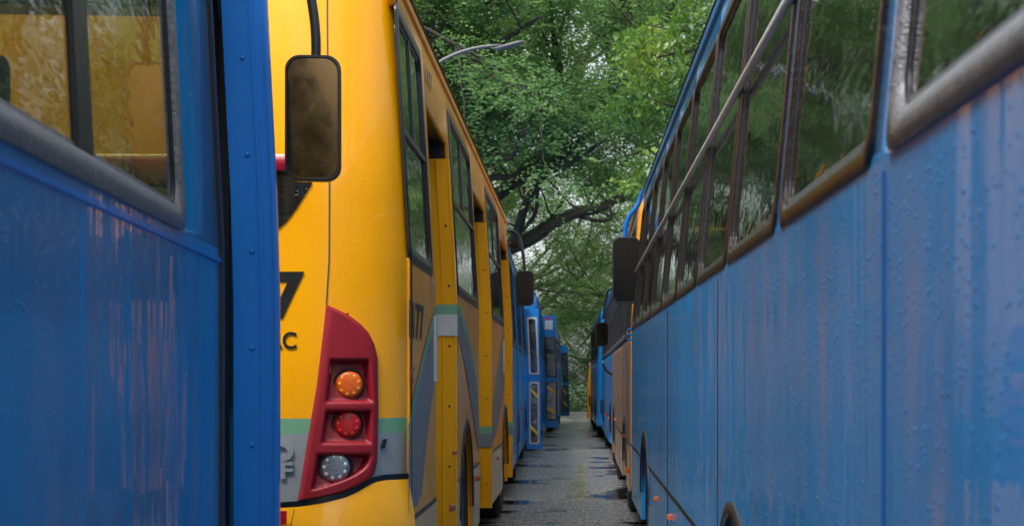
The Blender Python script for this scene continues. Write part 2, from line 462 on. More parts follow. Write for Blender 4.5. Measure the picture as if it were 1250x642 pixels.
        while k < s.L - 1:
            for sd in (-1, 1):
                p = MB(); p.tube([(sd * .3, k, .92), (sd * .3, k, s.ztop - .2)], .017, 8); p.build('grab_pole', M['seaty'], s.e)
            k += 1.7
        # gutter rail
        for side in (1, -1):
            g = MB()
            z = s.zr - .01
            g.quadgrid(lambda a, b: s.P(lerp(.3, s.L - .2, b), z + (.0, .0, .022, .03, .0)[int(round(a * 4))] , side, (.0, .016, .022, .016, .0)[int(round(a * 4))]), 4, 1, False)
            g.build('rain_gutter', M[s.col], s.e)
        # wheels
        for uc in s.wheels:
            for sd in (1, -1):
                s.wheel(uc, sd)
        # skirt seam line
        for side in (1, -1):
            segs = s.free_runs(side)
            for a, b in segs:
                ln = MB()
                ln.prism([s.P(a, .752, side, -.004), s.P(a, .752, side, .004), s.P(a, .772, side, .004), s.P(a, .772, side, -.004)],
                         [s.P(b, .752, side, -.004), s.P(b, .752, side, .004), s.P(b, .772, side, .004), s.P(b, .772, side, -.004)])
                ln.build('skirt_seam', M['blackline'], s.e)
        for (a, b) in s.doors: s.doorway(a, b)
    def free_runs(s, side):
        cuts = [(uc - .57, uc + .57) for uc in s.wheels]
        if side == 1: cuts += list(s.doors)
        cuts = sorted(cuts); a = s.rear[1] + .02; out = []
        for c0, c1 in cuts:
            if c0 > a: out.append((a, c0))
            a = max(a, c1)
        if s.L - .2 > a: out.append((a, s.L - .2))
        return out
    def wheel(s, uc, sd):
        cx = s.sg * sd * (W / 2 - .17)
        t = MB(); sx = s.sg * sd
        r = .5
        t.lathe([(sx * x, rr) for x, rr in ((-.14, .30), (-.14, .44), (-.12, .485), (-.08, r), (.08, r), (.12, .485), (.14, .44), (.13, .31), (.09, .29))], (cx, uc, r), 'x', 40)
        wo = MB(); wo.lathe([(sx * x, rr) for x, rr in ((-.1, .28), (.125, .295), (.13, .285), (.05, .26), (.03, .12), (.11, .11), (.12, .05))], (cx, uc, r), 'x', 28)
        tb = t.build('wheel', M['tyre'], s.e); wo.build('rim', M['rim'], tb)
        wb = MB()   # liner
        K = 16
        xo, xi = sx * (W / 2 - .03), sx * (W / 2 - .6)
        for k in range(K):
            a0, a1 = math.pi * k / K, math.pi * (k + 1) / K
            p = lambda a, x: (x, uc - .575 * math.cos(a), .5 + (s.arch - .5 + .004) * math.sin(a))
            wb.poly([p(a0, xo), p(a1, xo), p(a1, xi), p(a0, xi)], True)
        wb.build('wheel_housing', M['under'], s.e)
        al = MB()   # rubber arch lip
        K = 24
        pts0 = [(uc - .56 * math.cos(math.pi * k / K), .5 + (s.arch - .512) * math.sin(math.pi * k / K)) for k in range(K + 1)]
        pts1 = [(uc - .60 * math.cos(math.pi * k / K), .5 + (s.arch - .472) * math.sin(math.pi * k / K)) for k in range(K + 1)]
        side = sd
        for k in range(K):
            a, b = pts0[k], pts0[k + 1]; c, d = pts1[k + 1], pts1[k]
            al.poly([s.P(*a, side, .014), s.P(*b, side, .014), s.P(*c, side, .006), s.P(*d, side, .006)], True)
            al.poly([s.P(*a, side, .014), s.P(*b, side, .014), s.P(*b, side, -.02), s.P(*a, side, -.02)], True)
            al.poly([s.P(*d, side, .006), s.P(*c, side, .006), s.P(*c, side, -.004), s.P(*d, side, -.004)], True)
        al.build('arch_lip', M['rubber'], s.e)
    def rrect(s, a, b, c, d, r, n=6):
        pts = []
        for (cx, cz, a0) in ((b - r, d - r, 0), (a + r, d - r, 90), (a + r, c + r, 180), (b - r, c + r, 270)):
            for k in range(n + 1):
                w = R(a0 + 90 * k / n); pts.append((cx + r * math.cos(w), cz + r * math.sin(w)))
        return pts
    def window(s, a, b, side, simple=False, frame=None, fw=None, rail=None, mull=None, glass=None, label=None, prof=(.005, .009, .003, -.014)):
        fr = MB(); fw = fw or s.framew; rail = s.bar if rail is None else rail
        c, d = s.sill, s.wtop
        o_ = s.rrect(a - .012, b + .012, c - .012, d + .012, .05)
        m_ = s.rrect(a + fw * .4, b - fw * .4, c + fw * .4, d - fw * .4, .07)
        i_ = s.rrect(a + fw, b - fw, c + fw, d - fw, .07)
        n = len(o_)
        for k in range(n):
            j = (k + 1) % n
            q = lambda pt, out: s.P(pt[0], pt[1], side, out)
            e1, e2, e3, e4 = prof
            fr.poly([q(o_[k], -.004), q(o_[j], -.004), q(o_[j], e1), q(o_[k], e1)], False)
            fr.poly([q(o_[k], e1), q(o_[j], e1), q(m_[j], e2), q(m_[k], e2)], True)
            fr.poly([q(m_[k], e2), q(m_[j], e2), q(i_[j], e3), q(i_[k], e3)], True)
            fr.poly([q(i_[k], e3), q(i_[j], e3), q(i_[j], e4), q(i_[k], e4)], False)
        def bar(u0, u1, z0, z1, o0=-.014, o1=.003):
            fr.prism([s.P(u0, z0, side, o0), s.P(u0, z0, side, o1), s.P(u0, z1, side, o1), s.P(u0, z1, side, o0)],
                     [s.P(u1, z0, side, o0), s.P(u1, z0, side, o1), s.P(u1, z1, side, o1), s.P(u1, z1, side, o0)])
        if not simple and rail:
            bar(a + fw, b - fw, rail - .014, rail + .014)
            m = (a + b) / 2
            bar(m - .022, m + .022, rail + .015, d - fw, -.014, .001)
        if mull:
            keep = fr; bars = []
            for (m0, m1) in mull:
                fr = MB(); bar(m0, m1, c + fw * .9, d - fw * .9, -.014, .003); bars.append(fr)
            fr = keep
        f = fr.build('window', M[frame or (s.frame if not simple else 'rubber')], s.e)
        for b_ in (bars if mull else ()): b_.build('mullion', M['rubber'], f)
        if not simple:
            gk = MB(); i2 = s.rrect(a + fw + .014, b - fw - .014, c + fw + .014, d - fw - .014, .06)
            for k in range(n):
                j = (k + 1) % n; q = lambda pt, out: s.P(pt[0], pt[1], side, out)
                gk.poly([q(i_[k], -.002), q(i_[j], -.002), q(i2[j], -.004), q(i2[k], -.004)], True)
                gk.poly([q(i2[k], -.004), q(i2[j], -.004), q(i2[j], -.014), q(i2[k], -.014)], True)
            gk.build('gasket', M['rubber'], f)
        if label: f['label'] = label
        pn = MB(); pn.poly([s.P(a + fw * .8, c + fw * .8, side, -.008), s.P(b - fw * .8, c + fw * .8, side, -.008), s.P(b - fw * .8, d - fw * .8, side, -.008), s.P(a + fw * .8, d - fw * .8, side, -.008)])
        pn.build('pane', M[glass or (s.glass if not simple else 'glass_clear')], f)
        return f
    def doorway(s, a, b):
        """open recess; the folded leaf with its rivets closes the forward side of it"""
        col = {'yellow': 'yellow_clean', 'blue': 'blue_door', 'blue_far': 'blue_far', 'yellow_dirty': 'yellow'}[s.col]
        depth = .38
        sg = s.sg
        # leaf at forward side, facing the rear
        lf = MB(); K = 14; zs = [lerp(.30, s.dhead - .10, k / K) for k in range(K + 1)]
        o1 = .012
        for k in range(K):
            z0, z1 = zs[k], zs[k + 1]
            xa0, xa1 = s.P(b, z0, 1, o1)[0], s.P(b, z1, 1, o1)[0]
            xb0, xb1 = xa0 - sg * depth, xa1 - sg * depth
            y0, y1 = b - .035, b - .002
            lf.poly([(xa0, y0, z0), (xb0, y0, z0), (xb1, y0, z1), (xa1, y0, z1)])
            lf.poly([(xa0, y0, z0), (xa0, y1, z0), (xa1, y1, z1), (xa1, y0, z1)])
            # raised rib
            for (r0, r1) in ((.0, .012), (.075, .085)):
                lf.poly([(xa0 - sg * r0, y0 - .008, z0), (xa0 - sg * r1, y0 - .008, z0), (xa1 - sg * r1, y0 - .008, z1), (xa1 - sg * r0, y0 - .008, z1)])
                for rr in (r0, r1):
                    lf.poly([(xa0 - sg * rr, y0 - .008, z0), (xa0 - sg * rr, y0, z0), (xa1 - sg * rr, y0, z1), (xa1 - sg * rr, y0 - .008, z1)])
        lf.poly([(s.P(b, .3, 1, o1)[0], b - .035, .3), (s.P(b, .3, 1, o1)[0], b - .002, .3), (s.P(b, .3, 1, 0)[0] - sg * depth, b - .002, .3), (s.P(b, .3, 1, 0)[0] - sg * depth, b - .035, .3)])
        leaf = lf.build('door_leaf', M[col], s.e) if s.leafdoor else None
        z = .5
        while leaf and z < s.dhead - .15:
            rv = MB(); x = s.P(b, z, 1, o1)[0] - sg * .045
            rv.lathe([(-.005, .002), (-.004, .006), (0, .0075)], (x, b - .035, z), 'y', 10)
            rv.build('rivet', M['rubber' if s.col == 'yellow' else col], leaf); z += .36
        # header underside, rear jamb, inner wall, steps
        hd = MB()
        xo = lambda zz: s.P(0, zz, 1, -.006)[0]
        zt = s.dhead
        hd.box(*sorted((xo(zt) - sg * (.7 if s.leafdoor else .09), xo(zt))), a, b, zt + .002, zt + .03)
        hd.box(*sorted((xo(1) - sg * (.7 if s.leafdoor else .09), xo(1) - sg * .06)), a - .03, a, .3, zt)
        hd.box(*sorted((xo(1) - sg * (.7 if s.leafdoor else .09), xo(1) - sg * .06)), b, b + .02, .3, zt)
        hd.build('door_surround', M['rubber'], s.e)
        stp = MB()
        stp.box(*sorted((xo(.4) - sg * .40, xo(.4) - sg * .17)), a, b - .04, .32, .38)
        stp.box(*sorted((xo(.4) - sg * .62, xo(.4) - sg * .40)), a, b - .04, .55, .64)
        stp.build('door_step', M['under'], s.e)
        return leaf
    def marker(s, u_, z, mat='orange', side=1, big=1.0):
        m = MB(); x = s.P(u_, z, side)[0]; sx = s.sg * side
        m.prism([(x - sx * .002, u_ - .045 * big, z - .02 * big), (x - sx * .002, u_ + .045 * big, z - .02 * big), (x - sx * .002, u_ + .045 * big, z + .02 * big), (x - sx * .002, u_ - .045 * big, z + .02 * big)],
                [(x + sx * .028 * big, u_ - .035 * big, z - .013 * big), (x + sx * .028 * big, u_ + .035 * big, z - .013 * big), (x + sx * .028 * big, u_ + .035 * big, z + .013 * big), (x + sx * .028 * big, u_ - .035 * big, z + .013 * big)])
        m.build('side_marker', M[mat], s.e, bevel=.004)
    def seam(s, u_, z0=.4, z1=None, w=.012, out=.004, mat=None, side=1):
        m = MB(); z1 = z1 or s.sill - .03
        cuts = [(z0, z1)]
        for (za, zb) in cuts:
            K = 6
            for k in range(K):
                a, b = lerp(za, zb, k / K), lerp(za, zb, (k + 1) / K)
                m.prism([s.P(u_ - w, a, side, -.002), s.P(u_, a, side, out), s.P(u_ + w, a, side, -.002)], [s.P(u_ - w, b, side, -.002), s.P(u_, b, side, out), s.P(u_ + w, b, side, -.002)])
        m.build('panel_joint', mat or M[s.col], s.e)
    def local(s, X, Y, Z):
        bpy.context.view_layer.update()
        return s.e.matrix_world.inverted() @ Vector((X, Y, Z))
    def mirror(s, c, w, h, arm, yaw=0, r=.016, arm_mat='black', gm='mirror_dark'):
        """c: world centre; arm: world polyline ending at the mirror head"""
        bpy.context.view_layer.update(); inv = s.e.matrix_world.inverted()
        a = MB(); pts = [Vector(p) for p in arm]
        # smooth the polyline
        for _ in range(2):
            q = [pts[0]]
            for i in range(len(pts) - 1): q += [pts[i].lerp(pts[i + 1], .25), pts[i].lerp(pts[i + 1], .75)]
            pts = q + [pts[-1]]
        a.tube([inv @ p for p in pts], r, 10)
        am = a.build('mirror_arm', M[arm_mat], s.e)
        hb = MB(); M4 = Matrix.Translation(Vector(c)) @ Matrix.Rotation(yaw, 4, 'Z')
        def ring(sc, y): return [inv @ (M4 @ Vector((x * sc[0], y, z * sc[1]))) for x, z in s.rrect(-w / 2, w / 2, -h / 2, h / 2, min(w, h) * .27, 6)]
        rs = [ring((.9, .95), .075), ring((1.0, 1.0), .05), ring((1.03, 1.015), .0), ring((1.0, 1.0), -.012), ring((.93, .965), -.012), ring((.90, .95), -.004)]
        n = len(rs[0])
        for i in range(len(rs) - 1):
            for k in range(n):
                j = (k + 1) % n; hb.poly([rs[i][k], rs[i][j], rs[i + 1][j], rs[i + 1][k]], i < 3)
        hb.poly(rs[0]); hd = hb.build('mirror_head', M['black'], s.e)
        g = MB(); g.poly(ring((.905, .952), -.006)); g.build('mirror_glass', M[gm], hd)
        return hd

def open_leaf(bus, u_, inner, outer, z0, z1, panes=(), sticker=False, col='blue_far', frame='rubber', rivets=False):
    """door leaf folded outwards, standing square to the bus side; inner/outer measured from the side plane"""
    sg = bus.sg
    x = lambda o, z: bus.P(u_, z, 1, o)[0]
    # rails and stiles around the panes
    lf = MB()
    def slab(oa, ob, za, zb, y0=u_ - .02, y1=u_ + .02, mb=lf):
        p = lambda o, z, y: (x(o, z), y, z)
        mb.prism([p(oa, za, y0), p(ob, za, y0), p(ob, zb, y0), p(oa, zb, y0)], [p(oa, za, y1), p(ob, za, y1), p(ob, zb, y1), p(oa, zb, y1)])
    if panes:
        w = .05
        slab(inner, inner + w, z0, z1); slab(outer - w, outer, z0, z1)
        zz = z0
        for (a, b) in panes: slab(inner + w, outer - w, zz, a); zz = b
        slab(inner + w, outer - w, zz, z1)
    else:
        K = 8
        for k in range(K): slab(inner, outer, lerp(z0, z1, k / K), lerp(z0, z1, (k + 1) / K))
        for k in range(K):
            for (oa, ob, t) in ((outer - .012, outer - .001, .012), (outer - .055, outer - .045, .008)):
                slab(oa, ob, lerp(z0, z1, k / K), lerp(z0, z1, (k + 1) / K), u_ - .02 - t, u_ - .0195)
    leaf = lf.build('door_leaf', M[col], bus.e)
    for (a, b) in panes:
        fr = MB(); w = .05
        pts_o = bus.rrect(inner + w - .008, outer - w + .008, a - .008, b + .008, .03); pts_i = bus.rrect(inner + w + .022, outer - w - .022, a + .022, b - .022, .04)
        for k in range(len(pts_o)):
            j = (k + 1) % len(pts_o)
            f = lambda q, y: (x(q[0], q[1]), y, q[1])
            fr.poly([f(pts_o[k], u_ - .026), f(pts_o[j], u_ - .026), f(pts_i[j], u_ - .03), f(pts_i[k], u_ - .03)])
            fr.poly([f(pts_i[k], u_ - .03), f(pts_i[j], u_ - .03), f(pts_i[j], u_ + .01), f(pts_i[k], u_ + .01)])
            fr.poly([f(pts_o[k], u_ - .026), f(pts_o[j], u_ - .026), f(pts_o[j], u_ - .018), f(pts_o[k], u_ - .018)])
        fo = fr.build('window_frame', M['whiterail' if frame == 'white' else 'rubber'], leaf)
        pn = MB(); pn.poly([(x(inner + w, a), u_ - .004, a), (x(outer - w, a), u_ - .004, a), (x(outer - w, b), u_ - .004, b), (x(inner + w, b), u_ - .004, b)])
        pn.build('pane', M['glass_dark'], leaf)
        if b - a < 1.2 and a < 1.0:
            for zq in (b - .28, a + .16):
                tp = MB()
                tp.prism([(x(inner + w + .02, zq + .12), u_ - .012, zq + .12), (x(outer - w - .02, zq), u_ - .012, zq - .02), (x(outer - w - .02, zq), u_ - .012, zq + .05), (x(inner + w + .02, zq + .12), u_ - .012, zq + .19)],
                         [(x(inner + w + .02, zq + .12), u_ - .006, zq + .12), (x(outer - w - .02, zq), u_ - .006, zq - .02), (x(outer - w - .02, zq), u_ - .006, zq + .05), (x(inner + w + .02, zq + .12), u_ - .006, zq + .19)])
                tp.build('warning_tape', M['hazy'], leaf)
    if rivets:
        z = z0 + .25
        while z < z1 - .1:
            rv = MB(); rv.lathe([(-.007, .002), (-.005, .007), (0, .009)], (x(outer - .085, z), u_ - .02, z), 'y', 12)
            rv.build('rivet', M[col], leaf); z += .31
    if sticker:
        st = MB(); a = z1 - .34
        st.box(*sorted((x(inner + .07, a), x(outer - .10, a))), u_ - .026, u_ - .021, a, a + .22); st.build('sticker', M['white'], leaf)
        st = MB(); st.box(*sorted((x(inner + .05, a), x(outer - .12, a))), u_ - .026, u_ - .021, a + .25, a + .29); st.build('sticker', M['pink'], leaf)
    return leaf

def evenwin(a, b, n, gap=.09):
    st = (b - a) / n
    return [(a + i * st + gap / 2, a + (i + 1) * st - gap / 2) for i in range(n)]


def upx(px, sg, d0, x0, d1, x1, q=0.0):
    a = math.atan2(x1 - x0, d1 - d0); k = (px - VX) / F
    X0 = x0 - sg * q * math.cos(a); Y0 = d0 + sg * q * math.sin(a)
    return (k * Y0 - X0) / (math.sin(a) - k * math.cos(a))

# ---- near left blue bus ----------------------------------------------------
LEFT = 'buses queued along the left of the aisle'; RIGHT = 'buses queued along the right of the aisle'
def lineA(d): return -1.12 - (d - 4.94) * .066
a0 = -6.3; gA = (1, a0, lineA(a0), 5.74, lineA(5.74))
A = Bus('city_bus', 'blue bus nearest on the left, with silver framed windows and a riveted blue door leaf', *gA, 'blue', group=LEFT,
        zr=3.0, ztop=3.3, sill=1.79, wtop=2.86, bar=0, doors=[(upx(268, *gA), upx(268, *gA) + .62)], wheels=[3.2, 9.3],
        windows=[(1.0, 3.1), (3.3, 5.4), (5.6, 7.9, dict(fw=.055)),
                 (8.1, upx(213, *gA, .02), dict(fw=.050, frame='silver', prof=(.010, .016, .005, -.014), mull=[(upx(79, *gA, .03), upx(97, *gA, .03))]))],
        frame='silver', framew=.05, zwaist=1.78, glass='glass_near', lean=.06, leafdoor=False)
uJ = upx(268, *gA)
open_leaf(A, upx(268, *gA) + .2, .016, .16, .30, 2.98, col='blue_door', rivets=True)
rb = MB()   # black rubber edge of the doorway
for k in range(10):
    z0, z1 = lerp(.33, 2.78, k / 10), lerp(.33, 2.78, (k + 1) / 10)
    rb.prism([A.P(uJ - .012, z0, 1, -.01), A.P(uJ - .012, z0, 1, .012), A.P(uJ + .03, z0, 1, .012), A.P(uJ + .03, z0, 1, -.01)],
             [A.P(uJ - .012, z1, 1, -.01), A.P(uJ - .012, z1, 1, .012), A.P(uJ + .03, z1, 1, .012), A.P(uJ + .03, z1, 1, -.01)])
rb.build('door_rubber', M['rubber'], A.e)
for px in (100, 156):
    A.seam(upx(px, *gA), .80, 1.72, .02, .003)
tr = MB(); u0, u1 = .3, uJ - .02     # waist moulding
for (ua, ub) in ((.35, uJ - .02),):
    tr.prism([A.P(ua, 1.735, 1, -.002), A.P(ua, 1.74, 1, .007), A.P(ua, 1.752, 1, .007), A.P(ua, 1.757, 1, -.002)],
             [A.P(ub, 1.735, 1, -.002), A.P(ub, 1.74, 1, .007), A.P(ub, 1.752, 1, .007), A.P(ub, 1.757, 1, -.002)])
tr.build('waist_moulding', M['blue_door'], A.e)
dm = 5.45
A.mirror((WX(382, dm), dm, WZ(144.5, dm)), .185, .425,
         [(-1.45, 5.7, 3.02), (-1.24, dm + .2, 3.08), (WX(350, dm), dm + .05, 3.02), (WX(368, dm), dm + .03, 2.84), (WX(380, dm), dm + .03, 2.66), (WX(384, dm), dm + .03, WZ(40, dm)), (WX(384, dm), dm + .03, WZ(78, dm))], r=.017, yaw=R(4), gm='mirror')

# ---- yellow bus ------------------------------------------------------------
dB0 = 7.04 - .28; xB = -.752
gB = (1, dB0, xB, 18.1, xB - .026)
def uB(px, q=0): return upx(px, *gB, q)
B = Bus('city_bus', 'yellow bus on the left with dark red tail lamp housing and grey green swooshes', *gB, 'yellow', group=LEFT,
        zr=3.13, ztop=3.45, sill=1.91, wtop=3.02, bar=2.48, dhead=2.80, arch=1.10, rear=(.46, .28),
        doors=[(uB(532), uB(556)), (uB(585), uB(599)), (uB(616), uB(624.5))], wheels=[10.55 - dB0, 16.12 - dB0],
        windows=[(uB(498) + .06, uB(527.5)), (uB(558.5), uB(583)), (uB(600.5), uB(614.5))], frame='black', glass='glass_dark', zwaist=1.895)
# rear surface: q from side plane, z -> local point
hwB = W / 2
def rearP(q, z, out=0.0):
    """point on the rear cap, aisle corner; out = proud of it"""
    hw = hwB - B.off(z)
    e = .004
    def base(qq):
        y = B.ycap(qq) + .10 * max(0, z - 2.2) ** 1.5
        return Vector((-(-1) * 0 + B.sg * -1 * 0 + (hw - qq) * B.sg * 1.0, y, z))
    p = base(q); t = (base(min(q + e, 2.4)) - base(max(q - e, 0.0005)))
    n = Vector((t.y, -t.x, 0)); n.normalize()
    if n.y > 0: n = -n
    return p + n * out
_tab = []
for i in range(1600):
    q = i / 1600 * 2.3
    y = dB0 + B.ycap(q); _tab.append((VX + F * (xB - q) / y, q, y))
def rearQ(px, py):
    for i in range(1, len(_tab)):
        if _tab[i][0] < px:
            a, b = _tab[i - 1], _tab[i]; t = (a[0] - px) / (a[0] - b[0]); q = lerp(a[1], b[1], t); y = lerp(a[2], b[2], t)
            return q, H - (py - HY) * y / F
    return 2.3, H
_qz = {}
def RP(px, py, out):
    q, z = rearQ(px, py)
    return rearP(q, z, out)
def polyl(pts, x):
    for (a, b), (c, d) in zip(pts, pts[1:]):
        if a <= x <= c: return lerp(b, d, (x - a) / (c - a) if c > a else 0)
    return pts[0][1] if x < pts[0][0] else pts[-1][1]
HL = [(372, 398), (470, 386), (540, 374), (610, 363)]           # left edge of lamp housing, y -> x
HR = [(372, 399.5), (378, 413), (386, 428), (396, 441), (406, 450), (420, 457), (438, 461), (500, 462), (560, 461), (575, 458), (583, 453), (590, 441), (598, 425), (604, 404), (608, 383), (610, 366)]
def LB(x): # lower black line (px x -> y)
    return polyl([(-400, 620), (330, 613), (364, 611), (392, 607), (420, 600), (436, 593), (450, 584), (460, 580), (470, 578.5), (500, 577)], x)
def in_housing(px, py, g=0):
    return 372 + g < py < 610 - g and polyl(HL, py) + g < px < polyl(HR, py) - g
def skipcap(xm, zm):
    q = hwB - B.off(zm) - B.sg * xm
    if q > .6 or q < 0: return False
    y = dB0 + B.ycap(q); px = VX + F * (xB - q) / y; py = HY - (zm - H) * F / y
    return in_housing(px, py, 12)
rc = MB(); B.cap(rc, False, skip=skipcap); rcap = rc.build('rear_panel', M['yellow_rear'], B.e)

pockets = [ # lamp centre, radius, pocket trapezoid (y0,y1,xl0,xr0,xl1,xr1)
    ((427.5, 469), 16.5, 'amber', (438, 492, 402, 449, 396, 455)),
    ((425.5, 517.5), 16.5, 'redlens', (500, 542, 397, 452, 391, 452)),
    ((409.5, 570), 18.5, 'clear', (553, 598, 387, 449, 379, 432))]
def pock(px, py):
    d = 0
    for (c, r, m, (y0, y1, a0, b0, a1, b1)) in pockets:
        t = (py - y0) / (y1 - y0)
        if -.1 < t < 1.1:
            l, r_ = lerp(a0, a1, t), lerp(b0, b1, t)
            if c[1] > 560: r_ = lerp(451, 380, max(0, t) ** 2.6)
            e = min(px - l, r_ - px, py - y0, (y1 - py) * 1.0)
            v = max(0, min(1, e / 5.0)); v = v * v * (3 - 2 * v)
            slope = .35 + .65 * max(0, min(1, 1.15 - t))      # floor rises to the bottom like a scoop
            d = max(d, v * slope)
    return d
hs = MB(); NY, NX = 120, 56
def hfn(a, b):
    py = lerp(372.5, 609.5, b); l, r_ = polyl(HL, py), max(polyl(HR, py), polyl(HL, py) + .8)
    px = lerp(l, r_, a); e = min(px - l, r_ - px, 8) / 8
    out = .004 + .020 * math.sqrt(max(0, e)) - .055 * pock(px, py)
    if a in (0, 1): out = -.012
    return RP(px, py, out)
hs.quadgrid(hfn, NX, NY)
hous = hs.build('tail_lamp_housing', M['housing'], B.e)
for (c, r, m, pk) in pockets:
    q, z = rearQ(*c); p0 = rearP(q, z, -.018); nrm = (rearP(q, z, .03) - rearP(q, z, 0)).normalized()
    nrm = (nrm + Vector((0, -1.2, 0))).normalized()
    rm = r / F * (dB0 + B.ycap(q))
    zx = Vector((0, 0, 1)); xx = zx.cross(nrm).normalized(); yy = nrm.cross(xx)
    lm = MB()
    def disk(profile, cen, off=0):
        for i in range(len(profile) - 1):
            (h0, r0), (h1, r1) = profile[i], profile[i + 1]
            lm.quadgrid(lambda a, b: cen + nrm * lerp(h0, h1, b) + (xx * math.cos(a * 2 * math.pi) + yy * math.sin(a * 2 * math.pi)) * lerp(r0, r1, b), 28, 1, True)
    disk([(-.03, rm), (.012, rm), (.020, rm * .95), (.025, rm * .75), (.027, rm * .4), (.028, .0001)], p0)
    lens = lm.build('lamp', M[m], B.e)
    # seven led optics
    for k in range(13):
        w = k * math.pi / 4.5 + .3; rr = 0 if k == 12 else (rm * .68 if k < 9 else rm * .33)
        if 9 <= k < 12: w = (k - 9) * 2.094 + .5
        lm = MB(); cen = p0 + nrm * .024 + (xx * math.cos(w) + yy * math.sin(w)) * rr
        rl = rm * .15
        disk([(0, rl), (.001, rl * .9), (.002, rl * .5), (.0024, .0001)], cen)
        lm.build('optic', M[m + '_optic'], lens)
    rg = MB(); lm = rg
    disk([(-.03, rm * 1.02), (.010, rm * 1.08), (.013, rm * 1.13), (.008, rm * 1.2), (-.03, rm * 1.22)], p0)
    rg.build('lamp_seal', M['black'], lens)
# black sweep line and bumper
def rowpatch(name, mat, fl, fh, x0, x1, out0, out1, nx=70, ny=4, parent=None, bulge=0):
    mb = MB()
    def fn(a, b):
        px = lerp(x0, x1, a); py = lerp(fl(px), fh(px), b)
        o = lerp(out0, out1, b) + bulge * math.sin(math.pi * b) 
        return RP(px, py, o)
    mb.quadgrid(fn, nx, ny); return mb.build(name, mat, parent or B.e)
rowpatch('trim_line', M['blackline'], lambda x: LB(x) - 0, lambda x: LB(x) + 8, 60, 496, .012, .012)
rowpatch('rear_bumper', M['yellow_clean'], lambda x: LB(x) + 7, lambda x: 738, 60, 496, .012, .03, ny=14, bulge=.03)
rowpatch('reflector', M['redlens'], lambda x: 622, lambda x: 638, 310, 353, .052, .056, nx=6, ny=2)
rowpatch('bumper_joint', M['blackline'], lambda x: 618 + (362 - x) * 4.5, lambda x: 622 + (362 - x) * 4.5, 357, 362, .05, .05, nx=3, ny=1)
# rear window and crimson bar
rowpatch('rear_window', M['glass_dark'], lambda x: 207 if x < 379 else lerp(207, 222, (x - 379) / 7), lambda x: polyl([(0, 330), (250, 318), (320, 292), (340, 281), (352, 271), (363, 258), (374, 242), (386, 224)], x), -70, 386, .006, .006, nx=90, ny=8)
rowpatch('rear_window_backing', M['under'], lambda x: 208 if x < 379 else lerp(208, 222, (x - 379) / 7), lambda x: polyl([(0, 329), (250, 317), (320, 291), (340, 280), (352, 270), (363, 257), (374, 241), (386, 224)], x), -70, 386, .003, .003, nx=90, ny=8)
rowpatch('crimson_bar', M['redbar'], lambda x: 189, lambda x: 209, -70, 372, .02, .02, nx=40, ny=3, bulge=.012)
# panel joint line on the rear corner
jm = MB()
for k in range(24):
    pa, pb = lerp(-60, 372, k / 24), lerp(-60, 372, (k + 1) / 24)
    xa, xb_ = polyl([(-60, 418), (0, 414), (210, 408), (372, 398.5)], pa), polyl([(-60, 418), (0, 414), (210, 408), (372, 398.5)], pb)
    jm.poly([RP(xa - .8, pa, .0035), RP(xa + .8, pa, .0035), RP(xb_ + .8, pb, .0035), RP(xb_ - .8, pb, .0035)])
jm.build('panel_joint', M['ink2'], B.e)
ed = MB()  # black seam between rear cap and side
for k in range(16):
    z0, z1 = lerp(.33, 3.1, k / 16), lerp(.33, 3.1, (k + 1) / 16)
    ed.prism([B.P(.272, z0, 1, -.004), B.P(.272, z0, 1, .006), B.P(.29, z0, 1, .006), B.P(.29, z0, 1, -.004)], [B.P(.272, z1, 1, -.004), B.P(.272, z1, 1, .006), B.P(.29, z1, 1, .006), B.P(.29, z1, 1, -.004)])
ed.build('corner_seam', M['blackline'], B.e)
# small dark vent on the grey corner, lettering
vt = MB(); c0 = RP(467, 541, .004); 
vt.prism([RP(464, 547, .002), RP(468, 546, .002), RP(471, 535, .002), RP(467, 536, .002)], [RP(464, 547, .014), RP(468, 546, .014), RP(471, 535, .014), RP(467, 536, .014)])
vt.build('key_cap', M['black'], B.e)
def rear_text(txt, px, py, hpx, mat, name='lettering', bold=.012, depth=.001, sx=1.0, out=.0045):
    q, z = rearQ(px, py); p = rearP(q, z, out)
    size = hpx / F * (dB0 + B.ycap(q)) / .70
    mtx = Matrix.Translation(p) @ Matrix(((1, 0, 0, 0), (0, 0, -1, 0), (0, 1, 0, 0), (0, 0, 0, 1)))
    return text_part(name, txt, size, mat, B.e, mtx, bold * size * 3, depth, sx)
rear_text('7', 368, 385, 52, M['ink'], bold=.012, sx=1.05)
rear_text('AC', 363, 425, 20, M['ink'], bold=.004, sx=.92)
rear_text('O', 358, 561, 21, M['chrome'], name='badge', bold=.02, depth=.004, out=.007, sx=1.15)
rear_text('F', 358, 583, 19, M['chrome'], name='badge', bold=.012, depth=.004, out=.007, sx=1.3)
# swooshes on the aisle side
def side_pt(px, py, out=.0035, q=0.0):
    u_ = uB(px); d = dB0 + u_
    z = H - (py - HY) * d / F
    return u_, z
def strip(name, mat, top, bot, lo, hi, out=.0035, n=28):
    """sheet lying on the side between two curves z(u)"""
    mb = MB()
    mb.quadgrid(lambda a, b: B.P(lerp(lo, hi, a), lerp(bot(lerp(lo, hi, a)), top(lerp(lo, hi, a)), b), 1, out), n, 3)
    return mb.build(name, mat, B.e)
def curve(pts):  # pixel points -> z(u), sorted by u
    q = sorted(side_pt(*p) for p in pts)
    return lambda u_: polyl(q, u_)
gt1 = curve([(497.5, 520), (503, 490), (512, 448), (521, 410), (531, 374)])
gb1 = curve([(497.5, 548), (503, 512), (512, 464), (521, 427), (531, 386)])
wb1 = curve([(497.5, 626), (509, 616), (514, 600), (520, 540), (526, 490), (531, 462)])
u0, u1 = uB(497.8), uB(531.6)
seamz = .775
strip('swoosh', M['dgreen'], lambda u_: gt1(u_), lambda u_: gb1(u_), u0, u1)
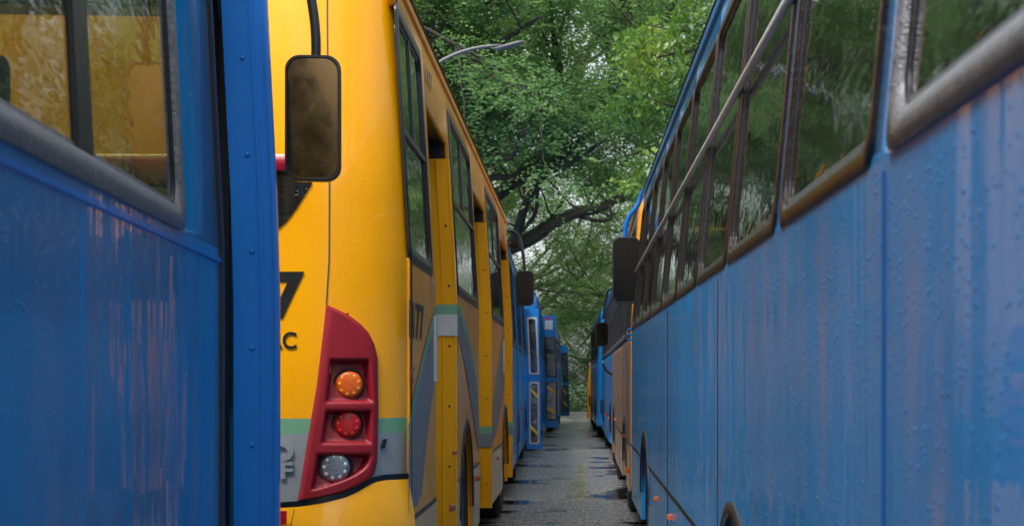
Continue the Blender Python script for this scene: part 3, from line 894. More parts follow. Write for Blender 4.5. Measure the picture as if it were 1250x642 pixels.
strip('swoosh', M['dgrey'], lambda u_: gb1(u_), lambda u_: max(seamz, wb1(u_)), u0, u1)
gt2 = curve([(556.5, 371), (562, 376), (570, 402), (578, 440), (582, 470), (585, 512)])
gb2 = curve([(556.5, 378), (562, 386), (570, 416), (578, 460), (582, 492), (585, 528)])
wb2 = curve([(556.5, 408), (562, 420), (568, 450), (576, 500), (582, 540), (585, 560)])
uu0, uu1 = uB(556.8), uB(584.6)
strip('swoosh', M['dgreen'], gt2, gb2, uu0, uu1); strip('swoosh', M['dgrey'], gb2, lambda u_: max(wb2(u_), seamz), uu0, uu1)
gt3 = curve([(599.3, 515), (603, 480), (607, 448), (611, 422), (615.5, 404)])
gb3 = curve([(599.3, 524), (603, 492), (607, 458), (611, 430), (615.5, 410)])
wb3 = curve([(599.3, 545), (603, 536), (607, 520), (611, 500), (615.5, 470)])
v0, v1 = uB(599.5), uB(615.6)
strip('swoosh', M['dgreen'], gt3, gb3, v0, v1); strip('swoosh', M['dgrey'], gb3, lambda u_: max(wb3(u_), seamz), v0, v1)
# stripes carried over the riveted leaves
def leafband(b, za, zb, mat, wid=.125):
    mb = MB(); x0 = B.P(b, za, 1, .0135)[0]; x1 = x0 - B.sg * wid
    mb.poly([(x0, b - .0455, za), (x1, b - .0455, za), (x1, b - .0455, zb), (x0, b - .0455, zb)])
    mb.poly([(x0 + B.sg * .001, b - .0455, za), (x0 + B.sg * .001, b, za), (x0 + B.sg * .001, b, zb), (x0 + B.sg * .001, b - .0455, zb)])
    mb.build('swoosh', mat, B.e)
for (b, zs_, ) in ((uB(556), ((372, 384, 'dgreen'), (384, 410, 'dlgrey'))), (uB(599), ((520, 529, 'dgreen'), (529, 545, 'dgrey'))), (uB(624.5), ((515, 520, 'dgreen'), (520, 530, 'dgrey')))):
    dd = dB0 + b
    for (ya, yb, m) in zs_: leafband(b, H - (yb - HY) * dd / F, H - (ya - HY) * dd / F, M[m])
# white reflective edge strips behind the doors
for pxa, ya, yb in ((530.2, 386, 465), (614.2, 416, 455)):
    ub_ = uB(pxa); dd = dB0 + ub_; e_ = MB()
    z0, z1 = H - (yb - HY) * dd / F, H - (ya - HY) * dd / F
    e_.prism([B.P(ub_ - .07, z0, 1, .004), B.P(ub_ + .0, z0, 1, .004), B.P(ub_ + .0, z1, 1, .004), B.P(ub_ - .07, z1, 1, .004)],
             [B.P(ub_ - .07, z0, 1, .016), B.P(ub_ + .0, z0, 1, .016), B.P(ub_ + .0, z1, 1, .016), B.P(ub_ - .07, z1, 1, .016)])
    e_.build('edge_strip', M['dlgrey'], B.e)
def side_text(bus, txt, u_, z, hgt, mat, sx, align=1):
    size = hgt / .70; x = bus.P(u_, z, 1, .005)[0]
    # text reads towards the front on the right-hand side of the bus (+x aisle, seen from +x looking -x): text x axis -> +y
    mtx = Matrix.Translation((x, u_, z)) @ Matrix(((0, 0, 1, 0), (1, 0, 0, 0), (0, 1, 0, 0), (0, 0, 0, 1)))
    return text_part('lettering', txt, size, mat, bus.e, mtx, .012 * size, .0005, sx)
side_text(B, '1177', uB(516), WZ(415, 7.6), .16, M['ink2'], 1.6)
side_text(B, '1177', uB(539), 2.92, .09, M['ink2'], 1.5)
side_text(B, 'AC', uB(505), WZ(466, 7.4), .07, M['redbar'], 1.4)
# orange side repeaters
for px, py in ((549.5, 619), (581.5, 583), (606.5, 559), (553, 552)):
    u_ = uB(px); B.marker(u_, H - (py - HY) * (dB0 + u_) / F, big=1.15 if py > 570 else .8)
# lower yellow-brown skirt panels
def skirt_panel(bus, a, b, mat, name='skirt_panel'):
    mb = MB(); mb.quadgrid(lambda s_, t: bus.P(lerp(a, b, s_), lerp(.322, .75, t), 1, .0035), 6, 5); mb.build(name, mat, bus.e)
for a, b in B.free_runs(1):
    if b - a > .15: skirt_panel(B, max(a, .3), b, M['yellow_skirt'])
dmB = 18.35
B.mirror((WX(640.5, dmB), dmB, WZ(352, dmB)), .205, .40,
         [(-.95, 18.0, 3.02), (-.86, dmB, 3.10), (-.72, dmB + .05, 3.06), (WX(638, dmB), dmB + .03, 2.86), (WX(641, dmB), dmB + .03, 2.6)], r=.018, yaw=R(2))
B.mirror((WX(628, 18.3), 18.3, WZ(299, 18.3)), .10, .10, [(-.93, 18.05, 2.9), (WX(628, 18.3), 18.33, 2.94)], r=.012)

# ---- the rest of the left row ---------------------------------------------
def simple_bus(label, sg, d0, x0, d1, x1, col, group, doors=(), zr=3.0, rwin=(1.86, 2.74), rcol=None, wheels=None, **kw):
    Lh = math.hypot(x1 - x0, d1 - d0)
    wh = wheels or [Lh * .28, Lh * .80]
    drs = list(doors); cuts = sorted(drs); runs = []; a = .5
    for c in cuts: runs.append((a, c[0] - .08)); a = c[1] + .08
    runs.append((a, Lh - .35)); ws = []
    for (p, q) in runs:
        if q - p > .5:
            n = max(1, round((q - p) / 1.4)); ws += evenwin(p, q, n)
    b = Bus('city_bus', label, sg, d0, x0, d1, x1, col, zr=zr, ztop=zr + .3, windows=ws, doors=drs, wheels=wh, group=group, far=True, glass='glass_dark', **kw)
    c = MB(); b.cap(c, False, holes=[(-1.02, 1.02, rwin[0] + .04, rwin[1] - .04)]); c.build('rear_panel', M[rcol or col], b.e, solid=.02)
    g = MB(); g.box(-1.08, 1.08, .02, .05, rwin[0], rwin[1]); g.build('rear_window', M['glass_dark'], b.e)
    for sd in (-1, 1):
        for z, m in ((.95, 'redlens'), (1.12, 'amber'), (.80, 'clear')):
            l = MB(); l.lathe([(-.03, .02), (-.028, .045), (-.015, .06), (.02, .06)], (sd * .92, 0.0, z), 'y', 16); l.build('lamp', M[m], b.e)
    bp = MB(); bp.box(-1.12, 1.12, -.05, .06, .36, .62); bp.build('rear_bumper', M['black'], b.e, bevel=.03)
    return b
C = simple_bus('blue bus directly beyond the yellow bus on the left, white framed door leaf', 1, 18.75, -.815, 30.1, -1.02, 'blue_far', LEFT, doors=[(2.2, 3.1), (6.3, 7.2), (10.2, 11.0)], zr=2.95)
open_leaf(C, 29.45 - 18.75, .0, .27, .10, 2.68, panes=[(.20, 1.33), (1.48, 2.52)], frame='white')
D = simple_bus('far blue bus with a white and magenta sticker on its door leaf, left row', 1, 30.9, -.80, 41.0, -.95, 'blue_far', LEFT, doors=[(2.2, 3.1), (8.2, 9.0)], zr=2.95)
open_leaf(D, 39.3 - 30.9, .0, .36, .20, 2.95, panes=[(.38, 1.32), (1.45, 2.42)], sticker=True)
E = simple_bus('last small looking blue bus at the far end of the left row, leaf without stickers', 1, 41.7, -.72, 51.5, -.62, 'blue_far', LEFT, doors=[(2.2, 3.1), (7.4, 8.2)], zr=2.75, wtop=2.6)
open_leaf(E, 49.5 - 41.7, .0, .27, .25, 2.42, panes=[(.38, 1.2), (1.3, 2.2)])
C.marker(5.2, .95, 'redlens'); C.marker(9.6, .80); D.marker(3.5, .85)

# ---- near right blue bus ---------------------------------------------------
gR = (-1, 1.0, .435 + .0051 * 13.1, 14.1, .435)
def uR(px, q=0): return upx(px, *gR, q)
wins = [(.34, uR(1093, .01), dict(frame='silver', fw=.046, rail=0, prof=(.008, .014, .004, -.014))), (uR(1070, .01), uR(962, .02), dict(rail=0, fw=.034))]
a = uR(955, .02)
while a < 12.6 - 1.0:
    wins.append((a, a + 1.24, dict(rail=0))); a += 1.30
wins.append((a, 12.85, dict(rail=0)))
R1 = Bus('city_bus', 'big blue bus filling the right side, with brown framed windows and streaked wet panels', *gR, 'blue', group=RIGHT,
         zr=2.93, ztop=3.15, sill=1.765, wtop=2.80, bar=0, wheels=[uR(894), uR(787)], windows=wins, frame='rustframe', framew=.028, glass='glass_dark',
         pitch=.0052, dz=-.02, rear=(.3, .22), arch=.96, dhead=2.7, lean=.11, zwaist=1.752, skirt=.30)
rr_ = MB(); ua_, ub_ = uR(962, .03), 12.7
rr_.tube([R1.P(lerp(ua_, ub_, k / 12), lerp(2.345, 2.26, k / 12), 1, .018) for k in range(13)], .0135, 8); rr_.build('window_rail', M['whiterail'], R1.e)
for px, w_, o_, m_ in ((1078, .03, .004, 'seam_blue'), (876, .012, .003, 'blackline'), (815, .010, .003, 'blackline')):
    R1.seam(uR(px), .35, 1.73, w_, o_, M[m_])
R1.marker(uR(820), WZ(615, 9.3), big=.9); R1.marker(uR(802), WZ(598, 10.8), mat='orange', big=.8)
c = MB(); R1.cap(c, False); c.build('rear_panel', M['blue'], R1.e)
dm = 14.28
R1.mirror((WX(765, dm), dm, WZ(330, dm)), .245, .585,
          [(WX(795, dm), dm - .12, WZ(222, dm)), (WX(783, dm), dm, WZ(236, dm)), (WX(779, dm), dm, WZ(252, dm)), (WX(765, dm), dm + .02, WZ(266, dm)), (WX(762, dm), dm + .03, WZ(300, dm))], r=.022, yaw=R(-3), arm_mat='blue_door')
bk = MB(); bpy.context.view_layer.update(); inv = R1.e.matrix_world.inverted()
for dy in (0, .045, .09):
    p = [Vector((WX(766, dm), dm, WZ(402, dm) - dy)), Vector((WX(792, dm), dm - .1, WZ(402, dm) - dy))]
    bk.tube([inv @ q for q in p], .009, 8)
bk.build('mirror_bracket', M['blue_door'], R1.e)
fm = MB(); p = [Vector((WX(x, dm), dm, WZ(y, dm))) for x, y in ((783, 402), (785, 425), (783, 445), (778, 458), (773, 466))]
fm.tube([inv @ q for q in p], .011, 8); fm.build('grab_handle', M['black'], R1.e)

# ---- the rest of the right row --------------------------------------------
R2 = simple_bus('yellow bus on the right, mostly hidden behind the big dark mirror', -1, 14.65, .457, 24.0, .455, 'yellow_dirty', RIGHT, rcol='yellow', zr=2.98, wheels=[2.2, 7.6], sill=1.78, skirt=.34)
for u_ in (1.4, 3.2, 4.4, 5.6, 6.7, 8.6): R2.seam(u_, .36, 1.7, .012, .006, M['ink2'])
for a_, b_ in R2.free_runs(1): skirt_panel(R2, a_, b_, M['yellow_skirt'])
R2.marker(.5, .52, big=1.2); R2.marker(1.9, .8); R2.marker(6.6, .85)
R3 = simple_bus('blue bus on the right behind the yellow one, with a small square black mirror', -1, 24.5, .485, 35.2, .44, 'blue_far', RIGHT, zr=2.95, wheels=[1.6, 8.4])
R2.mirror((WX(735, 24.3), 24.3, WZ(408, 24.3)), .19, .37, [(WX(748, 24.3), 24.1, 2.75), (WX(741, 24.3), 24.3, 2.74), (WX(736, 24.3), 24.32, 2.3)], r=.018)
hm = MB(); inv = R2.e.matrix_world.inverted()
hm.tube([inv @ Vector((WX(x, 24.2), 24.2, WZ(y, 24.2))) for x, y in ((736, 440), (737, 446), (740, 452), (745, 456), (748, 456))], .02, 8); hm.build('grab_handle', M['black'], R2.e)
R3.mirror((WX(726, 35.4), 35.4, WZ(414, 35.4)), .17, .38, [(WX(733, 35.4), 35.2, 2.7), (WX(727, 35.4), 35.4, 2.65), (WX(726, 35.4), 35.42, 2.3)], r=.02)
R4 = simple_bus('farther of the two distant blue buses in the right row', -1, 35.9, .37, 45.6, .25, 'blue_far', RIGHT, zr=2.85)
R5 = simple_bus('farthest bus of the right row, a thin yellow sliver at the aisle end', -1, 46.4, .155, 57.0, .5, 'yellow', RIGHT, zr=1.8, skirt=.25, sill=1.2, wtop=1.75, zwaist=1.18, dhead=1.6, rwin=(1.15, 1.78))
for b_ in (R3, R4):
    for u_ in (2.6, 4.4, 6.2, 8.0): b_.seam(u_, .36, 1.7, .012, .006, M['ink2'])
    b_.marker(2.9, .72); b_.marker(6.0, .72, 'redlens')

# ------------------------------------------------------------------ ground
def ground():
    m, nt, out = mat_new('wet_asphalt')
    b = nt.nodes.new('ShaderNodeBsdfPrincipled')
    v = mapped(nt, (1, 1, 1))
    fine = nt.nodes.new('ShaderNodeTexVoronoi'); fine.inputs['Scale'].default_value = 38; L(nt, v, fine.inputs['Vector'])
    pt = noisetex(nt, mapped(nt, (1, .45, 1)), 1.1, 5, .6)
    n2 = noisetex(nt, v, 160, 2)
    col = mixc(nt, ramp(nt, pt, [(.3, 0.), (.7, 1.)]).outputs[0], (.035, .035, .037), (.11, .11, .11))
    col = mixc(nt, ramp(nt, noisetex(nt, mapped(nt, (1, .22, 1)), 26, 4, .8), [(.44, 0.), (.60, 1.)]).outputs[0], col, (.44, .44, .44))
    pud = ramp(nt, noisetex(nt, mapped(nt, (1.0, .8, 1), (7.3, 2.2, 0)), .95, 4, .55), [(.545, 0.), (.60, 1.)]).outputs[0]
    L(nt, mixc(nt, pud, col, (.012, .012, .013)), b.inputs['Base Color'])
    L(nt, mth(nt, 'MULTIPLY_ADD', pud, -.30, .33), b.inputs['Roughness'])
    b.inputs['Specular IOR Level'].default_value = .5
    b.inputs['Coat Weight'].default_value = .6; b.inputs['Coat Roughness'].default_value = .14
    bp = nt.nodes.new('ShaderNodeBump'); bp.inputs['Distance'].default_value = .010
    L(nt, mth(nt, 'MULTIPLY_ADD', pud, -.9, .95), bp.inputs['Strength'])
    L(nt, mth(nt, 'ADD', fine.outputs['Distance'], mth(nt, 'MULTIPLY', n2, .5)), bp.inputs['Height'])
    L(nt, bp.outputs[0], b.inputs['Normal']); L(nt, bp.outputs[0], b.inputs['Coat Normal'])
    L(nt, b.outputs[0], out.inputs[0])
    return m
M['asphalt'] = ground()
g = MB(); g.quadgrid(lambda a, b: (lerp(-9, 9, a), lerp(-30, 62, b), 0), 2, 4, False)
o = g.build('road', M['asphalt']); o['kind'] = 'structure'
M['grass'] = plain('grass_ground', (.035, .06, .02), .9, bump=1, bscale=20, var=.5)
g = MB(); g.quadgrid(lambda a, b: (lerp(-400, 400, a), lerp(-300, 500, b), -.02), 2, 2, False)
o = g.build('ground', M['grass']); o['kind'] = 'structure'
def worn(name, col, scale=9, lo=.42, hi=.6):
    m, nt, out = mat_new(name); b = nt.nodes.new('ShaderNodeBsdfPrincipled'); b.inputs['Base Color'].default_value = (*col, 1); b.inputs['Roughness'].default_value = .45
    b.inputs['Coat Weight'].default_value = .5; b.inputs['Coat Roughness'].default_value = .2
    tr = nt.nodes.new('ShaderNodeBsdfTransparent'); mx = nt.nodes.new('ShaderNodeMixShader')
    L(nt, ramp(nt, noisetex(nt, mapped(nt, (1, .6, 1)), scale, 5, .7), [(lo, 0.), (hi, 1.)]).outputs[0], mx.inputs[0])
    L(nt, tr.outputs[0], mx.inputs[1]); L(nt, b.outputs[0], mx.inputs[2]); L(nt, mx.outputs[0], out.inputs[0]); return m
def gy(py): return F * H / (py - HY)
def decal(name, px0, px1, py0, py1, mat, z=.004):
    y0, y1 = gy(py1), gy(py0); x0 = (px0 - VX) / F * gy(py1); x1 = (px1 - VX) / F * gy(py1)
    g = MB(); g.quadgrid(lambda a, b: (lerp(x0, x1, a), lerp(y0, y1, b), z), 1, 1, False); o = g.build(name, mat); o['kind'] = 'structure'
decal('road_marking', 704, 713, 566, 612, worn('worn_yellow_line', (.38, .34, .12)))
decal('road_marking', 692, 722, 588, 608, worn('mossy_green_paint', (.12, .15, .06), 7, .45, .7), .008)
decal('road_marking', 716, 720, 560, 604, worn('worn_pale_line', (.35, .35, .34), 12, .4, .55))
kb = MB(); kb.box(-9.2, -9.0, -30, 62, -.02, .13); kb.box(9.0, 9.2, -30, 62, -.02, .13); kb.box(-9.0, 9.0, 62, 62.2, -.02, .13)
o = kb.build('kerb', plain('concrete_kerb', (.25, .25, .24), .8, bump=.5)); o['kind'] = 'structure'

# ------------------------------------------------------------------ street lamps
def street_lamp(label, px, py, py_head, d, arm_px, hz, bx):
    e = empty('street_lamp', label, 'street lamp', 'street lamps over the bus lane')
    hx, hzz = WX(px, d), WZ(py_head, d)
    e.location = (bx, d, 0)
    p = MB(); p.tube([(0, 0, 0), (0, 0, hz)], [.11, .06], 14); p.build('pole', M['lampgrey'], e)
    dx = hx - bx; top = hz
    pts = []
    for k in range(15):
        t = k / 14; pts.append((dx * (t ** 1.35) * .93, 0, top + (hzz - top) * (1 - (1 - t) ** 2.0)))
    a = MB(); a.tube(pts, [lerp(.034, .022, k / 14) for k in range(15)], 10); a.build('arm', M['lampgrey'], e)
    h = MB(); sc = arm_px / 37.0; Lh = arm_px / F * d
    c0 = Vector((dx * .90, 0, hzz - .04))
    h.lathe([(-.5 * Lh, .03), (-.48 * Lh, .055), (-.1 * Lh, .075), (.3 * Lh, .085), (.47 * Lh, .05), (.5 * Lh, .02)], (0, 0, 0), 'x', 16)
    ho = h.build('lamp_head', M['lampgrey'], e); ho.location = (dx, 0, hzz); ho.scale = (1, .9, .42); ho.rotation_euler = (0, R(-14), 0)
    return e
street_lamp('grey curved arm street lamp high above the roof of the yellow bus', 622, 0, 56, 22, 37, WZ(150, 22), -2.6)
street_lamp('tiny distant street lamp low above the far left buses', 672, 0, 368, 74, 16, WZ(380, 74), WX(640, 74))

# ------------------------------------------------------------------ trees
def leaf_mat(name, c0, c1, c2, trans=.55, nscale=.7):
    m, nt, out = mat_new(name)
    v = mapped(nt, (1, 1, 1))
    n1 = noisetex(nt, v, nscale, 3, .6)
    at = nt.nodes.new('ShaderNodeAttribute'); at.attribute_name = 'tone'
    f = mth(nt, 'ADD', mth(nt, 'MULTIPLY', ramp(nt, n1, [(.3, 0.), (.7, 1.)]).outputs[0], .6), mth(nt, 'MULTIPLY', at.outputs['Fac'], .4))
    col = ramp(nt, f, [(.1, c0), (.5, c1), (.9, c2)]).outputs[0]
    d = nt.nodes.new('ShaderNodeBsdfPrincipled'); L(nt, col, d.inputs['Base Color']); d.inputs['Roughness'].default_value = .38
    d.inputs['Specular IOR Level'].default_value = .5
    t = nt.nodes.new('ShaderNodeBsdfTranslucent')
    hs = nt.nodes.new('ShaderNodeHueSaturation'); hs.inputs['Value'].default_value = 1.5; hs.inputs['Saturation'].default_value = 1.1
    L(nt, col, hs.inputs['Color']); L(nt, hs.outputs[0], t.inputs[0])
    mx = nt.nodes.new('ShaderNodeMixShader'); mx.inputs[0].default_value = trans
    L(nt, d.outputs[0], mx.inputs[1]); L(nt, t.outputs[0], mx.inputs[2]); L(nt, mx.outputs[0], out.inputs[0])
    return m
M['leaf_dark'] = leaf_mat('dark_leaves', (.04, .085, .03), (.095, .18, .06), (.21, .31, .115))
M['leaf_mid'] = leaf_mat('mid_leaves', (.04, .085, .025), (.09, .16, .05), (.19, .27, .10))
M['leaf_bright'] = leaf_mat('bright_leaves', (.03, .08, .014), (.085, .17, .03), (.25, .35, .07), .4)
def bark():
    m, nt, out = mat_new('dark_wet_bark'); b = nt.nodes.new('ShaderNodeBsdfPrincipled')
    n = noisetex(nt, mapped(nt, (1, 1, .25)), 14, 5, .6); n2 = noisetex(nt, mapped(nt, (1, 1, 1)), 2.5, 3)
    c = mixc(nt, n, (.012, .010, .008), (.05, .042, .032)); c = mixc(nt, ramp(nt, n2, [(.5, 0.), (.65, .8)]).outputs[0], c, (.03, .05, .015))
    L(nt, c, b.inputs['Base Color']); b.inputs['Roughness'].default_value = .7
    bp = nt.nodes.new('ShaderNodeBump'); bp.inputs['Distance'].default_value = .05; L(nt, n, bp.inputs['Height']); L(nt, bp.outputs[0], b.inputs['Normal'])
    L(nt, b.outputs[0], out.inputs[0]); return m
M['bark'] = bark()

rng = np.random.default_rng(11)
def leaves_mesh(name, centres, rad, n_per, size, mat, droop=.3, frond=0, flat=.6):
    """centres (K,3); each clump = n_per leaves; frond>0: leaflets arranged along short stalks"""
    C_ = np.asarray(centres, float); K = len(C_)
    rad = np.broadcast_to(np.asarray(rad, float), (K,))
    if frond:
        nf = max(1, n_per // frond)
        base = np.repeat(C_, nf, 0) + rng.normal(0, 1, (K * nf, 3)) * np.repeat(rad, nf)[:, None] * np.array([.55, .55, .55 * flat])
        dirv = rng.normal(0, 1, (K * nf, 3)); dirv[:, 2] = dirv[:, 2] * .4 - droop; dirv /= np.linalg.norm(dirv, axis=1)[:, None]
        side = np.cross(dirv, [0, 0, 1.0]) + 1e-6; side /= np.linalg.norm(side, axis=1)[:, None]
        t = np.tile(np.linspace(.1, 1, frond), K * nf)
        sg_ = np.tile(np.where(np.arange(frond) % 2 == 0, 1, -1), K * nf)
        ln = size * frond * .55
        P0 = np.repeat(base, frond, 0) + np.repeat(dirv, frond, 0) * (t * ln)[:, None]
        P0[:, 2] -= droop * .35 * ln * t ** 2
        ax = np.repeat(side, frond, 0) * sg_[:, None] + np.repeat(dirv, frond, 0) * .5 + rng.normal(0, .2, (len(P0), 3))
        tone = np.repeat(rng.random(K * nf), frond) * .6 + rng.random(len(P0)) * .4
    else:
        P0 = np.repeat(C_, n_per, 0) + rng.normal(0, 1, (K * n_per, 3)) * np.repeat(rad, n_per)[:, None] * np.array([.5, .5, .5 * flat])
        ax = rng.normal(0, 1, (len(P0), 3)); ax[:, 2] -= droop
        tone = np.repeat(rng.random(K), n_per) * .5 + rng.random(len(P0)) * .5
    ax /= np.linalg.norm(ax, axis=1)[:, None]
    up = rng.normal(0, .55, (len(P0), 3)) + [0, 0, 1.0]
    wv = np.cross(ax, up); wv /= (np.linalg.norm(wv, axis=1)[:, None] + 1e-9)
    sz = size * (.65 + .7 * rng.random(len(P0)))[:, None]
    nv = np.cross(wv, ax)
    v = np.stack([P0, P0 + ax * sz * .45 + wv * sz * .24 + nv * sz * .06, P0 + ax * sz, P0 + ax * sz * .45 - wv * sz * .24 + nv * sz * .06], 1).reshape(-1, 3)
    n = len(P0)
    me = bpy.data.meshes.new(name); me.vertices.add(4 * n); me.vertices.foreach_set('co', v.ravel())
    me.loops.add(4 * n); me.loops.foreach_set('vertex_index', np.arange(4 * n, dtype=np.int32))
    me.polygons.add(n); me.polygons.foreach_set('loop_start', np.arange(0, 4 * n, 4, dtype=np.int32)); me.polygons.foreach_set('loop_total', np.full(n, 4, np.int32))
    a = me.attributes.new('tone', 'FLOAT', 'FACE'); a.data.foreach_set('value', tone.astype(np.float32))
    me.update(); me.materials.append(mat); return me

def grow(mb, p, d, r, ln, depth, tips, spread=.6, segs=5, up=.12, rnd=random):
    pts = [Vector(p)]; rs = [r]; dd = Vector(d).normalized()
    for k in range(segs):
        dd = (dd + Vector((rnd.gauss(0, .16), rnd.gauss(0, .16), rnd.gauss(0, .10) + up * .5))).normalized()
        pts.append(pts[-1] + dd * ln / segs); rs.append(r * (1 - .5 * (k + 1) / segs))
    mb.tube(pts, rs, 8 if r > .05 else 5)
    if depth <= 1:
        for q in pts[2:]: tips.append(tuple(q))
    if depth == 0: return
    for k in range(3 if depth > 1 else 4):
        i = rnd.randint(2, segs)
        ax = dd.orthogonal(); ax.rotate(Matrix.Rotation(rnd.uniform(0, 2 * math.pi), 3, dd))
        nd = (dd + ax * rnd.uniform(spread * .6, spread * 1.4)).normalized()
        grow(mb, pts[i], nd, rs[i] * .62, ln * rnd.uniform(.55, .8), depth - 1, tips, spread, segs, up, rnd)

def make_tree(label, loc, group, height, spread, mat, seed, size=.10, n_per=120, rad=.55, frond=6, trunk_r=.32, fork=.4, extra=None, droop=.4, name='broadleaf_tree', keep=None):
    rnd = random.Random(seed)
    e = empty(name, label, 'tree', group); e.location = loc
    mb = MB(); tips = []
    hf = height * fork
    pts = [(0, 0, -.1)] + [(rnd.gauss(0, .12) * k, rnd.gauss(0, .12) * k, hf * k / 4) for k in range(1, 5)]
    mb.tube(pts, [trunk_r * 1.35, trunk_r * 1.05, trunk_r * .9, trunk_r * .82, trunk_r * .75], 12)
    nb = 5
    for k in range(nb):
        w = 2 * math.pi * (k + rnd.random() * .6) / nb
        grow(mb, pts[-1], (math.cos(w) * spread, math.sin(w) * spread, rnd.uniform(.45, 1.1)), trunk_r * .5, height * .36, 2, tips, .75, rnd=rnd)
    if extra: extra(mb, tips, rnd)
    if keep: tips = [t for t in tips if keep(t)]
    mb.build('trunk', M['bark'], e)
    me = leaves_mesh('crown', tips, rad * np.array([rnd.uniform(.7, 1.3) for _ in tips]), n_per, size, mat, frond=frond, droop=droop)
    c = bpy.data.objects.new('crown', me); COL.objects.link(c); c.parent = e
    return e, len(tips)
def copy_tree(e, label, loc, rz, sc, mat=None):
    r = e.copy(); COL.objects.link(r); r.location = loc; r.rotation_euler = (0, 0, rz); r.scale = sc; r['label'] = label
    for ch in e.children:
        c = ch.copy(); COL.objects.link(c); c.parent = r
        if mat and ch.name.startswith('crown'):
            c.data = ch.data; c.material_slots[0].link = 'OBJECT'; c.material_slots[0].material = mat
    return r
TG = 'trees arching over the bus park'
# hero tree: heavy dark limbs arching from behind the left row towards the right
def hero_limbs(mb, tips, rnd):
    loc = Vector((-4.6, 40, 0))
    def W_(px, py, d): return Vector((WX(px, d), d, WZ(py, d))) - loc
    def limb(pp, r0, r1, twig=True, dens=1):
        pts = [W_(*p) for p in pp]
        for _ in range(2):
            q = [pts[0]]
            for i in range(len(pts) - 1): q += [pts[i].lerp(pts[i + 1], .25), pts[i].lerp(pts[i + 1], .75)]
            pts = q + [pts[-1]]
        n = len(pts); mb.tube(pts, [lerp(r0, r1, k / (n - 1)) for k in range(n)], 10)
        if twig:
            for k in range(3, n, max(1, int(3 / dens))):
                if rnd.random() < .85:
                    dv = Vector((rnd.gauss(0, .7), rnd.gauss(0, .9), rnd.uniform(.2, 1)))
                    grow(mb, pts[k], dv, .035, rnd.uniform(1.0, 2.0), 1, tips, .8, 4, rnd=rnd)
        return pts
    limb([(505, 470, 40), (560, 330, 40), (612, 305, 40), (652, 290, 40.5), (672, 272, 41), (706, 258, 42), (732, 256, 42.5), (752, 242, 43), (790, 240, 44)], .26, .08, dens=.6)
    limb([(612, 320, 40), (632, 285, 39.5), (640, 250, 39), (662, 215, 38.5), (690, 190, 38), (735, 150, 37), (780, 120, 36)], .15, .035)
    limb([(628, 290, 39.6), (656, 262, 39), (655, 235, 38.6), (668, 208, 38)], .07, .025)
    limb([(700, 262, 42), (728, 270, 42), (748, 268, 42), (744, 250, 42)], .07, .04, dens=.4)
    limb([(560, 340, 40), (575, 250, 39), (590, 215, 38), (640, 218, 37), (690, 205, 37), (740, 170, 36)], .12, .03)
    limb([(530, 300, 38), (560, 200, 37), (600, 190, 36), (628, 196, 35), (634, 160, 34)], .12, .03)
    limb([(520, 200, 38), (560, 100, 36), (600, 60, 34), (660, 20, 33)], .12, .03)
    limb([(520, 60, 34), (545, 30, 34), (548, -10, 34), (560, -60, 33)], .05, .03)
hero, nt_ = make_tree('old tree whose thick dark limbs arch right across the aisle', (-4.6, 40, 0), TG, 15, 1.0, M['leaf_dark'], 3, size=.105, n_per=200, rad=.62, frond=8, trunk_r=.42, extra=hero_limbs, fork=.33, keep=lambda t: t[2] > 6.9)
print('hero tips', nt_)
base1, n1 = make_tree('dense dark green tree beside the left row, nearest behind the yellow bus', (-7.6, 29, 0), TG, 14, 1.0, M['leaf_dark'], 21, size=.11, n_per=150, rad=.7, frond=7)
base2, n2 = make_tree('mid green tree closing the far end of the aisle, on its left', (-8.2, 60, 0), TG, 15, 1.1, M['leaf_mid'], 34, size=.13, n_per=170, rad=.75, frond=6, fork=.22)
# bright broad leaved tree behind the right row
def bright_limbs(mb, tips, rnd):
    loc = Vector((5.2, 26, 0))
    for pp in ([(860, 60), (800, 70), (770, 60)], [(880, 130), (820, 130), (790, 120)], [(880, 20), (830, 40), (790, 30)], [(880, 190), (830, 200), (800, 215)], [(850, 300), (815, 250), (795, 225)], [(870, 90), (825, 95), (805, 110)]):
        d = rnd.uniform(24, 27)
        pts = [Vector((2.6, 27, WZ(pp[0][1], 27) - 1.0)) - loc] + [Vector((WX(x, d), d, WZ(y, d))) - loc for x, y in pp]
        mb.tube([Vector((0, 0, 5.0)), pts[0]], [.08, .05], 6)
        mb.tube(pts, [.05, .035, .02, .01], 6)
        for q in pts[2:]:
            for _ in range(5): tips.append(tuple(q + Vector((rnd.gauss(0, .28), rnd.gauss(0, .4), rnd.gauss(0, .16)))))
bright, n3 = make_tree('bright yellow green broad leaved tree leaning over the right row', (5.2, 26, 0), TG, 13, 1.0, M['leaf_bright'], 8, size=.13, n_per=60, rad=.36, frond=0, extra=bright_limbs, droop=.5, keep=lambda t: t[0] > -4.6)
print('tips', n1, n2, n3)
